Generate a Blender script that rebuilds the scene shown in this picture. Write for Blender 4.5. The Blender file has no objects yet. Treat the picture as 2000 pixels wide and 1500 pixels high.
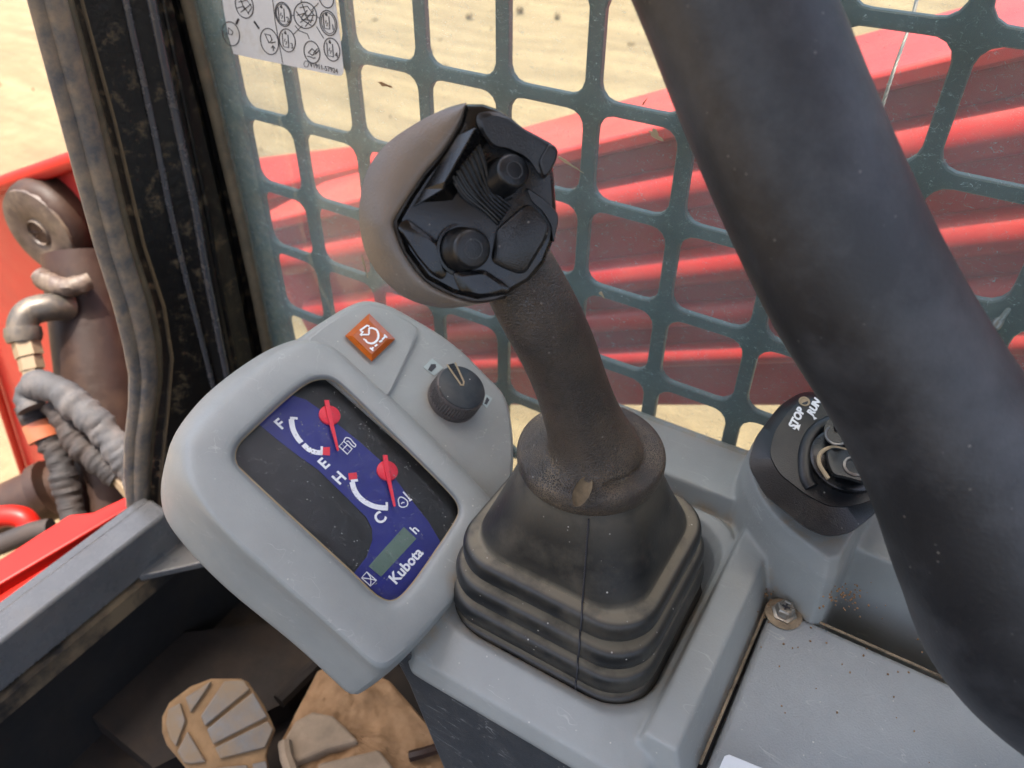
import bpy, bmesh, math, random
import numpy as np
from mathutils import Vector, Matrix

random.seed(7); rng = np.random.default_rng(7)
sc = bpy.context.scene
COL = sc.collection
# ------------------------------------------------------------------ camera
# machine axes: X = right side of the cab, Y = forward, Z = up
C = np.array([0.0, 0.0, 1.50])                     # camera position (ground is z = 0)
FPX, PIT, ROLL, YAW = 1551.1, .675, .007, 1.028
_H = np.array([math.sin(YAW), math.cos(YAW), 0]); _R = np.array([math.cos(YAW), -math.sin(YAW), 0]); _Z = np.array([0, 0, 1.])
FW = math.cos(PIT)*_H - math.sin(PIT)*_Z; _U = math.sin(PIT)*_H + math.cos(PIT)*_Z
RT = math.cos(ROLL)*_R + math.sin(ROLL)*_U; UP = -math.sin(ROLL)*_R + math.cos(ROLL)*_U
cam_d = bpy.data.cameras.new('camera'); cam = bpy.data.objects.new('camera', cam_d); COL.objects.link(cam)
cam_d.sensor_width = 36; cam_d.lens = FPX/2000*36; cam_d.clip_start = .02; cam_d.clip_end = 400
m = Matrix(((RT[0], UP[0], -FW[0], C[0]), (RT[1], UP[1], -FW[1], C[1]), (RT[2], UP[2], -FW[2], C[2]), (0, 0, 0, 1)))
cam.matrix_world = m
cam_d.dof.use_dof = True; cam_d.dof.focus_distance = .43; cam_d.dof.aperture_fstop = 11
sc.camera = cam
# ------------------------------------------------------------------ light
SUN_EL, SUN_AZ = math.radians(83), math.radians(-60)      # azimuth measured from +Y towards +X
sd = np.array([math.cos(SUN_EL)*math.sin(SUN_AZ), math.cos(SUN_EL)*math.cos(SUN_AZ), math.sin(SUN_EL)])
w = bpy.data.worlds.new('World'); sc.world = w; w.use_nodes = True
nt = w.node_tree; bg = nt.nodes['Background']; sky = nt.nodes.new('ShaderNodeTexSky'); sky.sky_type = 'NISHITA'
sky.sun_disc = False; sky.sun_elevation = SUN_EL; sky.sun_rotation = SUN_AZ
sky.air_density = 1.0; sky.dust_density = 7.0; sky.ozone_density = .6
bg.inputs[1].default_value = .15; nt.links.new(sky.outputs[0], bg.inputs[0])
sl = bpy.data.lights.new('sun', 'SUN'); sl.energy = 2.3; sl.angle = math.radians(1.0); sl.color = (1, .95, .86)
sun = bpy.data.objects.new('sun', sl); COL.objects.link(sun)
sun.rotation_euler = Vector(sd).to_track_quat('Z', 'Y').to_euler(); sun.location = (0, 0, 6)
sc.view_settings.view_transform = 'Standard'; sc.view_settings.look = 'None'; sc.view_settings.exposure = 1.9; sc.view_settings.gamma = 1
sc.render.engine = 'CYCLES'

# ------------------------------------------------------------------ pixel -> place helpers (relative to camera)
def A(*v): return np.array(v, float)
def nrm(v): v = np.asarray(v, float); return v/np.linalg.norm(v)
def ray(px, py): return FW + (px-1000)/FPX*RT + (750-py)/FPX*UP
def D(px, py, d): return ray(px, py)*d
def AX(px, py, ax, val): r = ray(px, py); return r*val/r[ax]
def PL(px, py, p, n): r = ray(px, py); return r*(np.dot(p, n)/np.dot(r, n))
def resample(P, n, closed=False):
    P = np.asarray(P, float)
    if closed: P = np.vstack([P, P[:1]])
    s = np.r_[0, np.cumsum(np.linalg.norm(np.diff(P, axis=0), axis=1))]
    t = np.linspace(0, s[-1], n+1)[:-1] if closed else np.linspace(0, s[-1], n)
    return np.stack([np.interp(t, s, P[:, k]) for k in range(P.shape[1])], 1)
def catmull(P, sub=8, closed=False):
    P = np.asarray(P, float); n = len(P); out = []
    for i in range(n if closed else n-1):
        g = (lambda k: P[k % n]) if closed else (lambda k: P[min(max(k, 0), n-1)])
        a, b, c, d = g(i-1), g(i), g(i+1), g(i+2)
        for t in np.linspace(0, 1, sub, endpoint=False):
            out.append(.5*((2*b)+(-a+c)*t+(2*a-5*b+4*c-d)*t*t+(-a+3*b-3*c+d)*t**3))
    if not closed: out.append(P[-1])
    return np.array(out)
def star(P, c, n=72, smooth=True):
    """closed outline -> n points at even angles round c"""
    P = np.asarray(P, float)
    if smooth: P = catmull(P, 6, True)
    P = resample(P, 900, True)
    q = P-np.asarray(c, float); ang = np.arctan2(q[:, 1], q[:, 0]); r = np.hypot(q[:, 0], q[:, 1])
    o = np.argsort(ang); ang = ang[o]; r = r[o]
    th = np.linspace(-math.pi, math.pi, n, endpoint=False)
    rr = np.interp(th, np.r_[ang[-1]-2*math.pi, ang, ang[0]+2*math.pi], np.r_[r[-1], r, r[0]])
    return np.stack([c[0]+rr*np.cos(th), c[1]+rr*np.sin(th)], 1)
def rrect(cx, cy, hx, hy, r, n=64, p=None):
    """rounded rectangle sampled at n even angles"""
    th = np.linspace(0, 2*math.pi, n, endpoint=False); out = []
    for t in th:
        c, s = math.cos(t), math.sin(t)
        k = min(hx/abs(c) if abs(c) > 1e-9 else 9e9, hy/abs(s) if abs(s) > 1e-9 else 9e9)
        x, y = k*c, k*s
        ix, iy = hx-r, hy-r
        if abs(x) > ix and abs(y) > iy:
            ox, oy = math.copysign(ix, c), math.copysign(iy, s)
            b = c*ox+s*oy; k = b+math.sqrt(max(0, b*b-(ox*ox+oy*oy-r*r))); x, y = k*c, k*s
        out.append((cx+x, cy+y))
    return np.array(out)

# ------------------------------------------------------------------ materials
def ramp(nt, src, lo, hi):
    n = nt.nodes.new('ShaderNodeMapRange'); n.inputs[1].default_value = lo; n.inputs[2].default_value = hi
    nt.links.new(src, n.inputs[0]); return n.outputs[0]
def noise(nt, co, scale, detail=6, rough=.6, dist=0.0):
    n = nt.nodes.new('ShaderNodeTexNoise'); n.inputs['Scale'].default_value = scale; n.inputs['Detail'].default_value = detail
    n.inputs['Roughness'].default_value = rough; n.inputs['Distortion'].default_value = dist
    nt.links.new(co, n.inputs['Vector']); return n.outputs['Fac']
def mathn(nt, op, a, b=None):
    n = nt.nodes.new('ShaderNodeMath'); n.operation = op
    for i, v in enumerate((a, b)):
        if v is None: continue
        if isinstance(v, (int, float)): n.inputs[i].default_value = v
        else: nt.links.new(v, n.inputs[i])
    return n.outputs[0]
def mixc(nt, fac, a, b):
    n = nt.nodes.new('ShaderNodeMix'); n.data_type = 'RGBA'
    for i, v in ((0, fac), (6, a), (7, b)):
        if isinstance(v, (int, float)): n.inputs[i].default_value = v
        elif isinstance(v, tuple): n.inputs[i].default_value = (*v[:3], 1)
        else: nt.links.new(v, n.inputs[i])
    return n.outputs[2]
DUST = (.36, .27, .17)
def M(name, col, rough=.5, metal=0., var=.12, vs=25., dust=0., ds=30., dlo=.45, dhi=.7, dcol=DUST, bump=0., bs=400., btype='noise',
      speck=0., spec=.5, coat=0., attr=None, crack=None, drough=.9, scratch=0., zlim=None, aod=0.):
    mt = bpy.data.materials.new(name); mt.use_nodes = True; nt = mt.node_tree; b = nt.nodes['Principled BSDF']
    tc = nt.nodes.new('ShaderNodeTexCoord'); co = tc.outputs['Object']
    b.inputs['Metallic'].default_value = metal; b.inputs['Specular IOR Level'].default_value = spec; b.inputs['Coat Weight'].default_value = coat
    c = mixc(nt, ramp(nt, noise(nt, co, vs), .3, .7), tuple(x*(1-var) for x in col), tuple(min(1, x*(1+var)) for x in col))
    r = mathn(nt, 'MULTIPLY_ADD', noise(nt, co, vs*3), .25); r.node.inputs[2].default_value = rough-.12
    if dust or attr or crack:
        k = None
        if dust:
            k = mathn(nt, 'MULTIPLY', ramp(nt, noise(nt, co, ds, 10, .68), dlo, dhi), dust)
        if attr:
            at = nt.nodes.new('ShaderNodeAttribute'); at.attribute_name = attr
            a2 = mathn(nt, 'MULTIPLY', at.outputs['Fac'], ramp(nt, noise(nt, co, 60, 6), .15, .5))
            k = a2 if k is None else mathn(nt, 'MAXIMUM', k, a2)
        if crack:
            v = nt.nodes.new('ShaderNodeTexVoronoi'); v.feature = 'DISTANCE_TO_EDGE'; v.inputs['Scale'].default_value = crack
            nt.links.new(co, v.inputs['Vector'])
            ck = mathn(nt, 'MULTIPLY', ramp(nt, v.outputs['Distance'], .14, .02), ramp(nt, noise(nt, co, 28, 4), .42, .62))
            if zlim:
                sx = nt.nodes.new('ShaderNodeSeparateXYZ'); nt.links.new(co, sx.inputs[0]); ck = mathn(nt, 'MULTIPLY', ck, ramp(nt, sx.outputs[2], *zlim))
            c = mixc(nt, ck, c, (.22, .165, .10)) if k is not None else c
            k = ck if k is None else k
        k = mathn(nt, 'MINIMUM', k, 1.0)
        c = mixc(nt, k, c, dcol)
        r2 = nt.nodes.new('ShaderNodeMix'); nt.links.new(k, r2.inputs[0]); nt.links.new(r, r2.inputs[2]); r2.inputs[3].default_value = drough; r = r2.outputs[0]
    if aod:
        ao = nt.nodes.new('ShaderNodeAmbientOcclusion'); ao.samples = 4; ao.inputs['Distance'].default_value = .012
        kk_ = mathn(nt, 'MULTIPLY', mathn(nt, 'MULTIPLY', ramp(nt, ao.outputs['AO'], .75, .35), ramp(nt, noise(nt, co, 70, 8, .7), .42, .66)), aod)
        c = mixc(nt, kk_, c, (.34, .25, .15))
    if speck:
        v = nt.nodes.new('ShaderNodeTexVoronoi'); v.inputs['Scale'].default_value = 260; nt.links.new(co, v.inputs['Vector'])
        sp = mathn(nt, 'MULTIPLY', ramp(nt, v.outputs['Distance'], .16, .10), ramp(nt, noise(nt, co, 110, 2), .60, .66))
        c = mixc(nt, mathn(nt, 'MULTIPLY', sp, speck), c, (.6, .57, .5))
    if scratch:
        mp = nt.nodes.new('ShaderNodeMapping'); mp.inputs['Scale'].default_value = (1, .35, 2.2); mp.inputs['Rotation'].default_value = (.3, .5, .8); nt.links.new(co, mp.inputs[0])
        s = noise(nt, mp.outputs[0], 45, 3, .5, .6)
        ln = ramp(nt, mathn(nt, 'ABSOLUTE', mathn(nt, 'SUBTRACT', s, .5)), .006, .001)
        c = mixc(nt, mathn(nt, 'MULTIPLY', mathn(nt, 'MULTIPLY', ln, ramp(nt, noise(nt, co, 30, 3), .5, .62)), scratch), c, (.5, .5, .48))
    nt.links.new(c, b.inputs['Base Color']); nt.links.new(r, b.inputs['Roughness'])
    if bump:
        if btype == 'noise': h = noise(nt, co, bs, 3, .5)
        elif btype == 'voronoi':
            v = nt.nodes.new('ShaderNodeTexVoronoi'); v.feature = 'DISTANCE_TO_EDGE'; v.inputs['Scale'].default_value = bs
            nt.links.new(co, v.inputs['Vector']); h = ramp(nt, v.outputs['Distance'], 0, .25)
        else:
            wv = nt.nodes.new('ShaderNodeTexWave'); wv.inputs['Scale'].default_value = bs; nt.links.new(co, wv.inputs['Vector']); h = wv.outputs['Fac']
        bn = nt.nodes.new('ShaderNodeBump'); bn.inputs['Strength'].default_value = bump; bn.inputs['Distance'].default_value = .0006
        nt.links.new(h, bn.inputs['Height']); nt.links.new(bn.outputs[0], b.inputs['Normal'])
    return mt
GREY = (.295, .310, .296)
MT = dict(
 grey=M('grey_plastic', GREY, .46, dust=.34, ds=14, dlo=.5, dhi=.85, dcol=(.36, .33, .26), bump=.25, bs=700, speck=.7, var=.07, scratch=.5, aod=.8),
 grey_d=M('grey_plastic_cover', (.265, .285, .29), .42, dust=.22, ds=14, dlo=.52, dhi=.85, dcol=(.36, .33, .26), bump=.5, bs=900, speck=.7, var=.07, scratch=.45),
 grey_l=M('grey_plastic_rim', (.34, .36, .38), .42, dust=.22, ds=20, dlo=.55, dhi=.85, bump=.12, bs=700, speck=.5, var=.04),
 lower=M('black_lower_plastic', (.045, .05, .055), .55, dust=.25, ds=30, dlo=.5, dhi=.8, dcol=(.2, .18, .15), bump=.5, bs=800, scratch=.6, speck=.5),
 black=M('black_plastic', (.0045, .005, .0058), .25, dust=.30, ds=60, dlo=.52, dhi=.76, dcol=(.13, .10, .06), bump=.05, bs=900, speck=.3),
 black_m=M('black_plastic_matte', (.007, .0085, .0105), .34, dust=.22, ds=45, dlo=.5, dhi=.8, dcol=(.11, .09, .06), bump=.3, bs=1300, speck=.3),
 palm=M('worn_palm_rubber', (.15, .130, .108), .31, var=.3, vs=22, dust=.7, ds=26, dlo=.38, dhi=.72, dcol=(.19, .135, .088), bump=.35, bs=900, drough=.5, speck=.3, scratch=.15),
 grip=M('grip_plastic', (.045, .04, .035), .42, dust=.55, ds=26, dlo=.42, dhi=.75, dcol=(.17, .125, .08), bump=.8, bs=520, btype='voronoi', crack=None, drough=.6),
 collar=M('grip_leather_grain', (.026, .024, .022), .36, dust=.55, ds=24, dlo=.38, dhi=.72, dcol=(.135, .095, .06), bump=.5, bs=820, btype='voronoi', crack=820, drough=.5, speck=.3, zlim=(.215, .165)),
 boot=M('boot_rubber', (.0095, .0105, .011), .38, dust=.42, ds=26, dlo=.44, dhi=.80, dcol=(.205, .175, .122), attr='dust', bump=.2, bs=500, speck=.8),
 foam=M('bar_foam', (.0105, .013, .017), .5, var=.3, vs=10, dust=.55, ds=9, dlo=.44, dhi=.74, dcol=(.13, .137, .15), bump=.22, bs=520, speck=.2, spec=.6, drough=.55),  # pale bluish mottling paints the bar's soft sheen, along with dust smears
 steel_black=M('guard_paint', (.016, .034, .038), .42, dust=.2, ds=40, dlo=.5, dhi=.8, dcol=(.2, .2, .17)),
 pillar=M('pillar_black', (.0045, .0045, .0045), .42, dust=.8, ds=70, dlo=.54, dhi=.68, dcol=(.13, .095, .05), bump=.9, bs=160),
 rib=M('pillar_rib', (.06, .065, .075), .25, dust=.5, ds=60, dlo=.56, dhi=.7, dcol=(.17, .13, .08), spec=.8),  # lighter bluish base than the post: rib highlights put into the colour
 seal=M('seal_rubber', (.10, .10, .10), .55, dust=.75, ds=55, dlo=.36, dhi=.62, dcol=(.33, .25, .16), bump=.5, bs=300),
 trim=M('trim_rubber', (.10, .085, .055), .65, dust=.7, ds=60, dlo=.4, dhi=.65, dcol=(.2, .15, .09), bump=.6, bs=240),
 gdirt=M('guard_dirty_edge', (.06, .085, .08), .7, dust=.9, ds=90, dlo=.42, dhi=.62, dcol=(.26, .24, .17), bump=.7, bs=300),
 sill=M('sill_paint', (.125, .13, .132), .26, dust=.3, ds=18, dlo=.5, dhi=.8, dcol=(.24, .19, .13), speck=.3),
 sill_lip=M('sill_lip', (.02, .02, .02), .55, dust=.85, ds=16, dlo=.42, dhi=.62, dcol=(.22, .16, .09), bump=.5, bs=200),
 red=M('red_paint', (.40, .010, .005), .42, var=.06, vs=6, dust=.06, ds=8, dlo=.5, dhi=.8, dcol=(.34, .15, .1), coat=0, spec=.3),
 red_d=M('red_paint_arm', (.50, .016, .013), .36, var=.12, vs=8, dust=.35, ds=9, dlo=.42, dhi=.85, dcol=(.42, .17, .13), coat=.1),
 rust=M('rusty_brown_steel', (.028, .0125, .008), .5, spec=.35, var=.4, vs=14, dust=.5, ds=12, dlo=.45, dhi=.7, dcol=(.085, .045, .024), bump=.8, bs=90),
 weld=M('weld_steel', (.075, .052, .042), .5, var=.5, vs=40, dust=.4, ds=25, bump=1.0, bs=110),
 fitting=M('grey_fitting', (.085, .075, .066), .4, metal=.4, dust=.4, ds=30),
 nut=M('plated_nut', (.30, .22, .14), .4, metal=.3, dust=.5, ds=40, dcol=(.26, .19, .11)),
 hose=M('braided_sleeve', (.055, .054, .057), .7, dust=.35, ds=20, dcol=(.3, .24, .2), bump=1.0, bs=900),
 hose_d=M('dark_sleeve', (.022, .019, .019), .7, dust=.35, ds=20, dcol=(.09, .05, .03), bump=1.0, bs=900),
 ferrule=M('orange_clip', (.40, .11, .05), .4, dust=.2),
 steel=M('bare_steel', (.22, .22, .215), .34, metal=.8, dust=.3, ds=90, dcol=(.3, .25, .18)),
 bolt=M('zinc_bolt', (.35, .34, .31), .38, metal=.8, dust=.5, ds=120, dlo=.45, dhi=.6),
 mud=M('dry_mud', (.25, .145, .07), .95, var=.35, vs=30, dust=.5, ds=60, dcol=(.28, .18, .10), bump=1.0, bs=150),
 mud_l=M('pale_dry_mud', (.24, .18, .12), .95, var=.3, vs=30, dust=.4, ds=50, dcol=(.2, .14, .09), bump=1.0, bs=150),
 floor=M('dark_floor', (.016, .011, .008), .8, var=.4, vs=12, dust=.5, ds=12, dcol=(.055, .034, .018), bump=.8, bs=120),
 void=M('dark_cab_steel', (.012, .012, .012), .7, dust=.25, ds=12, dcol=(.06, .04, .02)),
 pad=M('pedal_pad_grey', (.16, .155, .145), .7, var=.25, dust=.9, ds=30, dlo=.36, dhi=.64, dcol=(.22, .155, .09), bump=.5, bs=200),
 pedal=M('pedal_muddy_plate', (.22, .135, .065), .9, var=.25, vs=40, bump=.8, bs=200),
 white=M('white_print', (.85, .88, .88), .5, var=.03),
 decal=M('white_decal', (.62, .63, .62), .4, var=.05, vs=40, dust=.5, ds=35, dlo=.55, dhi=.75, dcol=(.42, .37, .25)),
 ink=M('black_print', (.03, .03, .035), .5),
 dial=M('dial_black', (.004, .005, .005), .5, speck=0),
 blue=M('dial_blue', (.006, .011, .165), .5, var=.1),
 redp=M('needle_red', (.75, .02, .045), .45, var=.05),
 lcd=M('lcd_green', (.10, .16, .12), .35, var=.08),
 amber=M('amber_plastic', (.42, .09, .008), .18, var=.3, vs=60, coat=.6),
 amber_d=M('amber_dark', (.22, .04, .008), .2, var=.3, vs=60, coat=.6),
 tag=M('grey_sticker', (.36, .42, .41), .4),
 knobtop=M('knob_top', (.016, .021, .025), .45, speck=.8, dust=.3, ds=60, dcol=(.12, .12, .11)),
 knurl=M('knob_side', (.12, .105, .10), .28, metal=.5),
 recess=M('dusty_recess', (.17, .125, .072), .8, var=.35, vs=180, bump=.8, bs=500),
 gold=M('dusty_groove', (.36, .28, .17), .7),
 dustline=M('dust_in_seam', (.24, .185, .12), .95, var=.5, vs=90, bump=1., bs=600),
 ceil=M('cab_ceiling', (.42, .41, .38), .9),
)
# sand
def sand():
    mt = M('sandy_ground', (.56, .42, .25), .95, var=.10, vs=1.2); nt = mt.node_tree; b = nt.nodes['Principled BSDF']
    tc = nt.nodes.new('ShaderNodeTexCoord'); mp = nt.nodes.new('ShaderNodeMapping'); mp.inputs['Scale'].default_value = (2.2, .35, 1); mp.inputs['Rotation'].default_value = (0, 0, -.25)
    nt.links.new(tc.outputs['Object'], mp.inputs[0])
    s = ramp(nt, noise(nt, mp.outputs[0], 2.2, 6, .6, .4), .3, .7)
    s2 = ramp(nt, noise(nt, tc.outputs['Object'], 9, 8, .65), .35, .75)
    c = mixc(nt, s, (.145, .100, .050), (.275, .200, .108)); c = mixc(nt, mathn(nt, 'MULTIPLY', s2, .5), c, (.13, .088, .045))
    nt.links.new(c, b.inputs['Base Color'])
    bn = nt.nodes.new('ShaderNodeBump'); bn.inputs['Strength'].default_value = .6; bn.inputs['Distance'].default_value = .03
    nt.links.new(mathn(nt, 'ADD', s, s2), bn.inputs['Height']); nt.links.new(bn.outputs[0], b.inputs['Normal'])
    return mt
MT['sand'] = sand()
def pane_mat(name, tint, haze, hazecol, scr, dustamt, gl=.06, sscale=55, left=None, bigs=16, spk=0.):
    """clear sheet: transparent + a little diffuse film, scratches and specks + sky sheen"""
    mt = bpy.data.materials.new(name); mt.use_nodes = True; nt = mt.node_tree; nt.nodes.clear()
    out = nt.nodes.new('ShaderNodeOutputMaterial'); tr = nt.nodes.new('ShaderNodeBsdfTransparent'); tr.inputs[0].default_value = (*tint, 1)
    df = nt.nodes.new('ShaderNodeBsdfDiffuse'); df.inputs[0].default_value = (*hazecol, 1)
    tl = nt.nodes.new('ShaderNodeBsdfTranslucent'); tl.inputs[0].default_value = (*hazecol, 1)
    dt = nt.nodes.new('ShaderNodeMixShader'); dt.inputs[0].default_value = .4; nt.links.new(df.outputs[0], dt.inputs[1]); nt.links.new(tl.outputs[0], dt.inputs[2])
    gs = nt.nodes.new('ShaderNodeBsdfGlossy'); gs.inputs['Roughness'].default_value = .04
    tc = nt.nodes.new('ShaderNodeTexCoord'); co = tc.outputs['Object']
    tot = None
    for k in range(3):
        mp = nt.nodes.new('ShaderNodeMapping'); mp.inputs['Rotation'].default_value = (.4+k*1.05, .2*k, .1); mp.inputs['Location'].default_value = (k*.37, k*.21, k*.13)
        mp.inputs['Scale'].default_value = (1, .75, 1.25); nt.links.new(co, mp.inputs[0])
        s = noise(nt, mp.outputs[0], sscale*(1+.5*k), 2, .5, 2.2)
        ln = ramp(nt, mathn(nt, 'ABSOLUTE', mathn(nt, 'SUBTRACT', s, .5)), .009, .001)
        q = mathn(nt, 'MULTIPLY', ln, ramp(nt, noise(nt, mp.outputs[0], sscale*2.2, 2), .56, .64))
        tot = q if tot is None else mathn(nt, 'ADD', tot, q)
    tot = mathn(nt, 'MULTIPLY', tot, scr)
    big = ramp(nt, noise(nt, co, bigs, 8, .65), .45, .85); fine = ramp(nt, noise(nt, co, 320, 3, .6), .52, .75)
    d = mathn(nt, 'MULTIPLY', mathn(nt, 'MULTIPLY' if spk else 'ADD', big, fine), dustamt)
    if spk:
        vv = nt.nodes.new('ShaderNodeTexVoronoi'); vv.inputs['Scale'].default_value = 420; nt.links.new(co, vv.inputs['Vector'])
        d = mathn(nt, 'ADD', d, mathn(nt, 'MULTIPLY', mathn(nt, 'MULTIPLY', ramp(nt, vv.outputs['Distance'], .28, .12), ramp(nt, noise(nt, co, 130, 3), .5, .62)), spk))
    fac = mathn(nt, 'MINIMUM', mathn(nt, 'ADD', mathn(nt, 'ADD', tot, d), haze), .95)
    if left is not None:
        sx = nt.nodes.new('ShaderNodeSeparateXYZ'); nt.links.new(co, sx.inputs[0])
        fac = mathn(nt, 'MINIMUM', mathn(nt, 'ADD', fac, mathn(nt, 'MULTIPLY', ramp(nt, sx.outputs[1], left[0], left[1]), left[2])), .95)
    m1 = nt.nodes.new('ShaderNodeMixShader'); nt.links.new(fac, m1.inputs[0]); nt.links.new(tr.outputs[0], m1.inputs[1]); nt.links.new(dt.outputs[0], m1.inputs[2])
    fr = nt.nodes.new('ShaderNodeFresnel'); fr.inputs[0].default_value = 1.45
    m2 = nt.nodes.new('ShaderNodeMixShader'); nt.links.new(mathn(nt, 'MULTIPLY', fr.outputs[0], gl), m2.inputs[0]); nt.links.new(m1.outputs[0], m2.inputs[1]); nt.links.new(gs.outputs[0], m2.inputs[2])
    nt.links.new(m2.outputs[0], out.inputs[0]); return mt
MT['glass'] = pane_mat('scratched_clear_sheet', (.94, .985, .96), .11, (.50, .62, .60), .40, .05, .12, 75, left=(.05, .35, .08))
MT['lens'] = pane_mat('dusty_lens', (.98, .98, .99), .004, (.5, .5, .48), .30, .16, .10, 90, bigs=70, spk=.5)

# ------------------------------------------------------------------ objects
ORG = {}
def tag(o, label, cat, group=None):
    o['label'] = label; o['category'] = cat
    if group: o['group'] = group
    return o
def thing(name, label, cat, base, group=None):
    o = bpy.data.objects.new(name, None); o.empty_display_size = .02; COL.objects.link(o)
    b = np.asarray(base, float)+C; o.location = b; ORG[o] = b
    return tag(o, label, cat, group)
def mk(name, V, Fc, mat, parent=None, smooth=True, dust=None, auto=40, base=None):
    V = np.asarray([tuple(v) for v in V], float)+C
    if parent is not None: org = ORG[parent]
    else: org = (np.asarray(base, float)+C) if base is not None else np.array([V[:, 0].mean(), V[:, 1].mean(), V[:, 2].min()])
    me = bpy.data.meshes.new(name); me.from_pydata([tuple(v) for v in (V-org)], [], [tuple(int(i) for i in f) for f in Fc])
    bm = bmesh.new(); bm.from_mesh(me); bmesh.ops.recalc_face_normals(bm, faces=bm.faces[:]); bm.to_mesh(me); bm.free()
    if dust is not None:
        a = me.attributes.new('dust', 'FLOAT', 'POINT'); a.data.foreach_set('value', np.asarray(dust, np.float32))
    me.materials.append(MT[mat]); o = bpy.data.objects.new(name, me); COL.objects.link(o)
    if parent is not None: o.parent = parent
    else: o.location = org
    ORG[o] = org
    if smooth: me.polygons.foreach_set('use_smooth', [True]*len(me.polygons)); 
    if smooth and auto: me.set_sharp_from_angle(angle=math.radians(auto))
    return o
def bevel(o, wd, seg=2, ang=35):
    b = o.modifiers.new('bevel', 'BEVEL'); b.width = wd; b.segments = seg; b.limit_method = 'ANGLE'; b.angle_limit = math.radians(ang); b.harden_normals = False
    return o
def remesh(o, vox, it=6, fac=.5):
    r = o.modifiers.new('remesh', 'REMESH'); r.mode = 'VOXEL'; r.voxel_size = vox; r.use_smooth_shade = True
    s = o.modifiers.new('smooth', 'SMOOTH'); s.iterations = it; s.factor = fac
    return o
def loft(loops, cap0=True, cap1=True, closed=True):
    n = len(loops[0]); V = np.vstack(loops); Fc = []
    for k in range(len(loops)-1):
        for i in range(n if closed else n-1):
            j = (i+1) % n; Fc.append((k*n+i, k*n+j, (k+1)*n+j, (k+1)*n+i))
    if cap0: Fc.append(tuple(range(n-1, -1, -1)))
    if cap1: Fc.append(tuple(range((len(loops)-1)*n, len(loops)*n)))
    return V, Fc
def frames(P):
    P = np.asarray(P, float); T = np.gradient(P, axis=0); T /= np.linalg.norm(T, axis=1)[:, None]
    up = A(0, 0, 1) if abs(T[0][2]) < .9 else A(1, 0, 0); n = nrm(np.cross(T[0], up)); out = []
    for t in T:
        n = nrm(n-t*np.dot(n, t)); out.append((n, np.cross(t, n)))
    return out
def tube(P, r, n=12, cap=True, flat=1.0):
    P = np.asarray(P, float); fr = frames(P); r = np.broadcast_to(r, len(P)); L = []
    th = np.linspace(0, 2*math.pi, n, endpoint=False)
    for p, (a, b), rr in zip(P, fr, r): L.append(p+rr*(np.outer(np.cos(th), a)+flat*np.outer(np.sin(th), b)))
    return loft(L, cap, cap)
def cyl(p, ax, r0, r1, h, n=32):
    ax = nrm(ax); a = nrm(np.cross(ax, A(0, 0, 1) if abs(ax[2]) < .9 else A(1, 0, 0))); b = np.cross(ax, a); p = np.asarray(p, float)
    th = np.linspace(0, 2*math.pi, n, endpoint=False); ring = np.outer(np.cos(th), a)+np.outer(np.sin(th), b)
    return loft([p+r0*ring, p+ax*h+r1*ring])
def lathe(p, ax, prof, n=48, a=None):
    ax = nrm(ax); a = nrm(np.cross(ax, A(0, 0, 1) if abs(ax[2]) < .9 else A(1, 0, 0))) if a is None else a; b = np.cross(ax, a)
    th = np.linspace(0, 2*math.pi, n, endpoint=False); ring = np.outer(np.cos(th), a)+np.outer(np.sin(th), b)
    return loft([np.asarray(p)+h*ax+r*ring for r, h in prof])
def box(x0, x1, y0, y1, z0, z1):
    V = [(x, y, z) for z in (z0, z1) for y in (y0, y1) for x in (x0, x1)]
    return V, [(0, 2, 3, 1), (4, 5, 7, 6), (0, 1, 5, 4), (2, 6, 7, 3), (0, 4, 6, 2), (1, 3, 7, 5)]
def join(*parts):
    V = []; Fc = []
    for v, f in parts:
        k = len(V); V += [tuple(x) for x in v]; Fc += [tuple(i+k for i in q) for q in f]
    return V, Fc
def prism(top, bot): return loft([np.asarray(bot, float), np.asarray(top, float)])
def slab(poly, n, t):
    """flat polygon given thickness t against n"""
    P = np.asarray(poly, float); return loft([P-np.asarray(n)*t, P])
def strip_pts(P, wd, nvec, closed=False, t=.0002):
    """flat band following P, width wd, facing nvec, thickness t"""
    P = np.asarray(P, float); n = len(P); wd = np.broadcast_to(wd, n); T = np.zeros_like(P)
    for i in range(n):
        a = P[(i-1) % n] if (closed or i > 0) else P[i]; b = P[(i+1) % n] if (closed or i < n-1) else P[i]
        T[i] = nrm(b-a)
    S = np.cross(nvec, T); S /= np.linalg.norm(S, axis=1)[:, None]
    Lp = P+S*wd[:, None]/2; Rp = P-S*wd[:, None]/2; nv = np.asarray(nvec)*t
    loops = [np.array([Lp[i]+nv, Rp[i]+nv, Rp[i]-nv, Lp[i]-nv]) for i in range(n)]
    if closed: loops.append(loops[0])
    return loft(loops, not closed, not closed)
def text_geo(s, size, origin, ux, uy, nvec, t=.0002, align='CENTER', shear=0., bold=0.0):
    cu = bpy.data.curves.new('t', 'FONT'); cu.body = s; cu.size = size; cu.align_x = align; cu.align_y = 'CENTER'; cu.extrude = t; cu.shear = shear; cu.offset = bold
    cu.resolution_u = 3; o = bpy.data.objects.new('t', cu); COL.objects.link(o)
    dg = bpy.context.evaluated_depsgraph_get(); me = bpy.data.meshes.new_from_object(o.evaluated_get(dg))
    V = [np.asarray(origin)+ux*v.co.x+uy*v.co.y+np.asarray(nvec)*v.co.z for v in me.vertices]; Fc = [tuple(p.vertices) for p in me.polygons]
    bpy.data.objects.remove(o); bpy.data.curves.remove(cu); bpy.data.meshes.remove(me)
    return V, Fc
def structure(o): o['kind'] = 'structure'; return o

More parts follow.
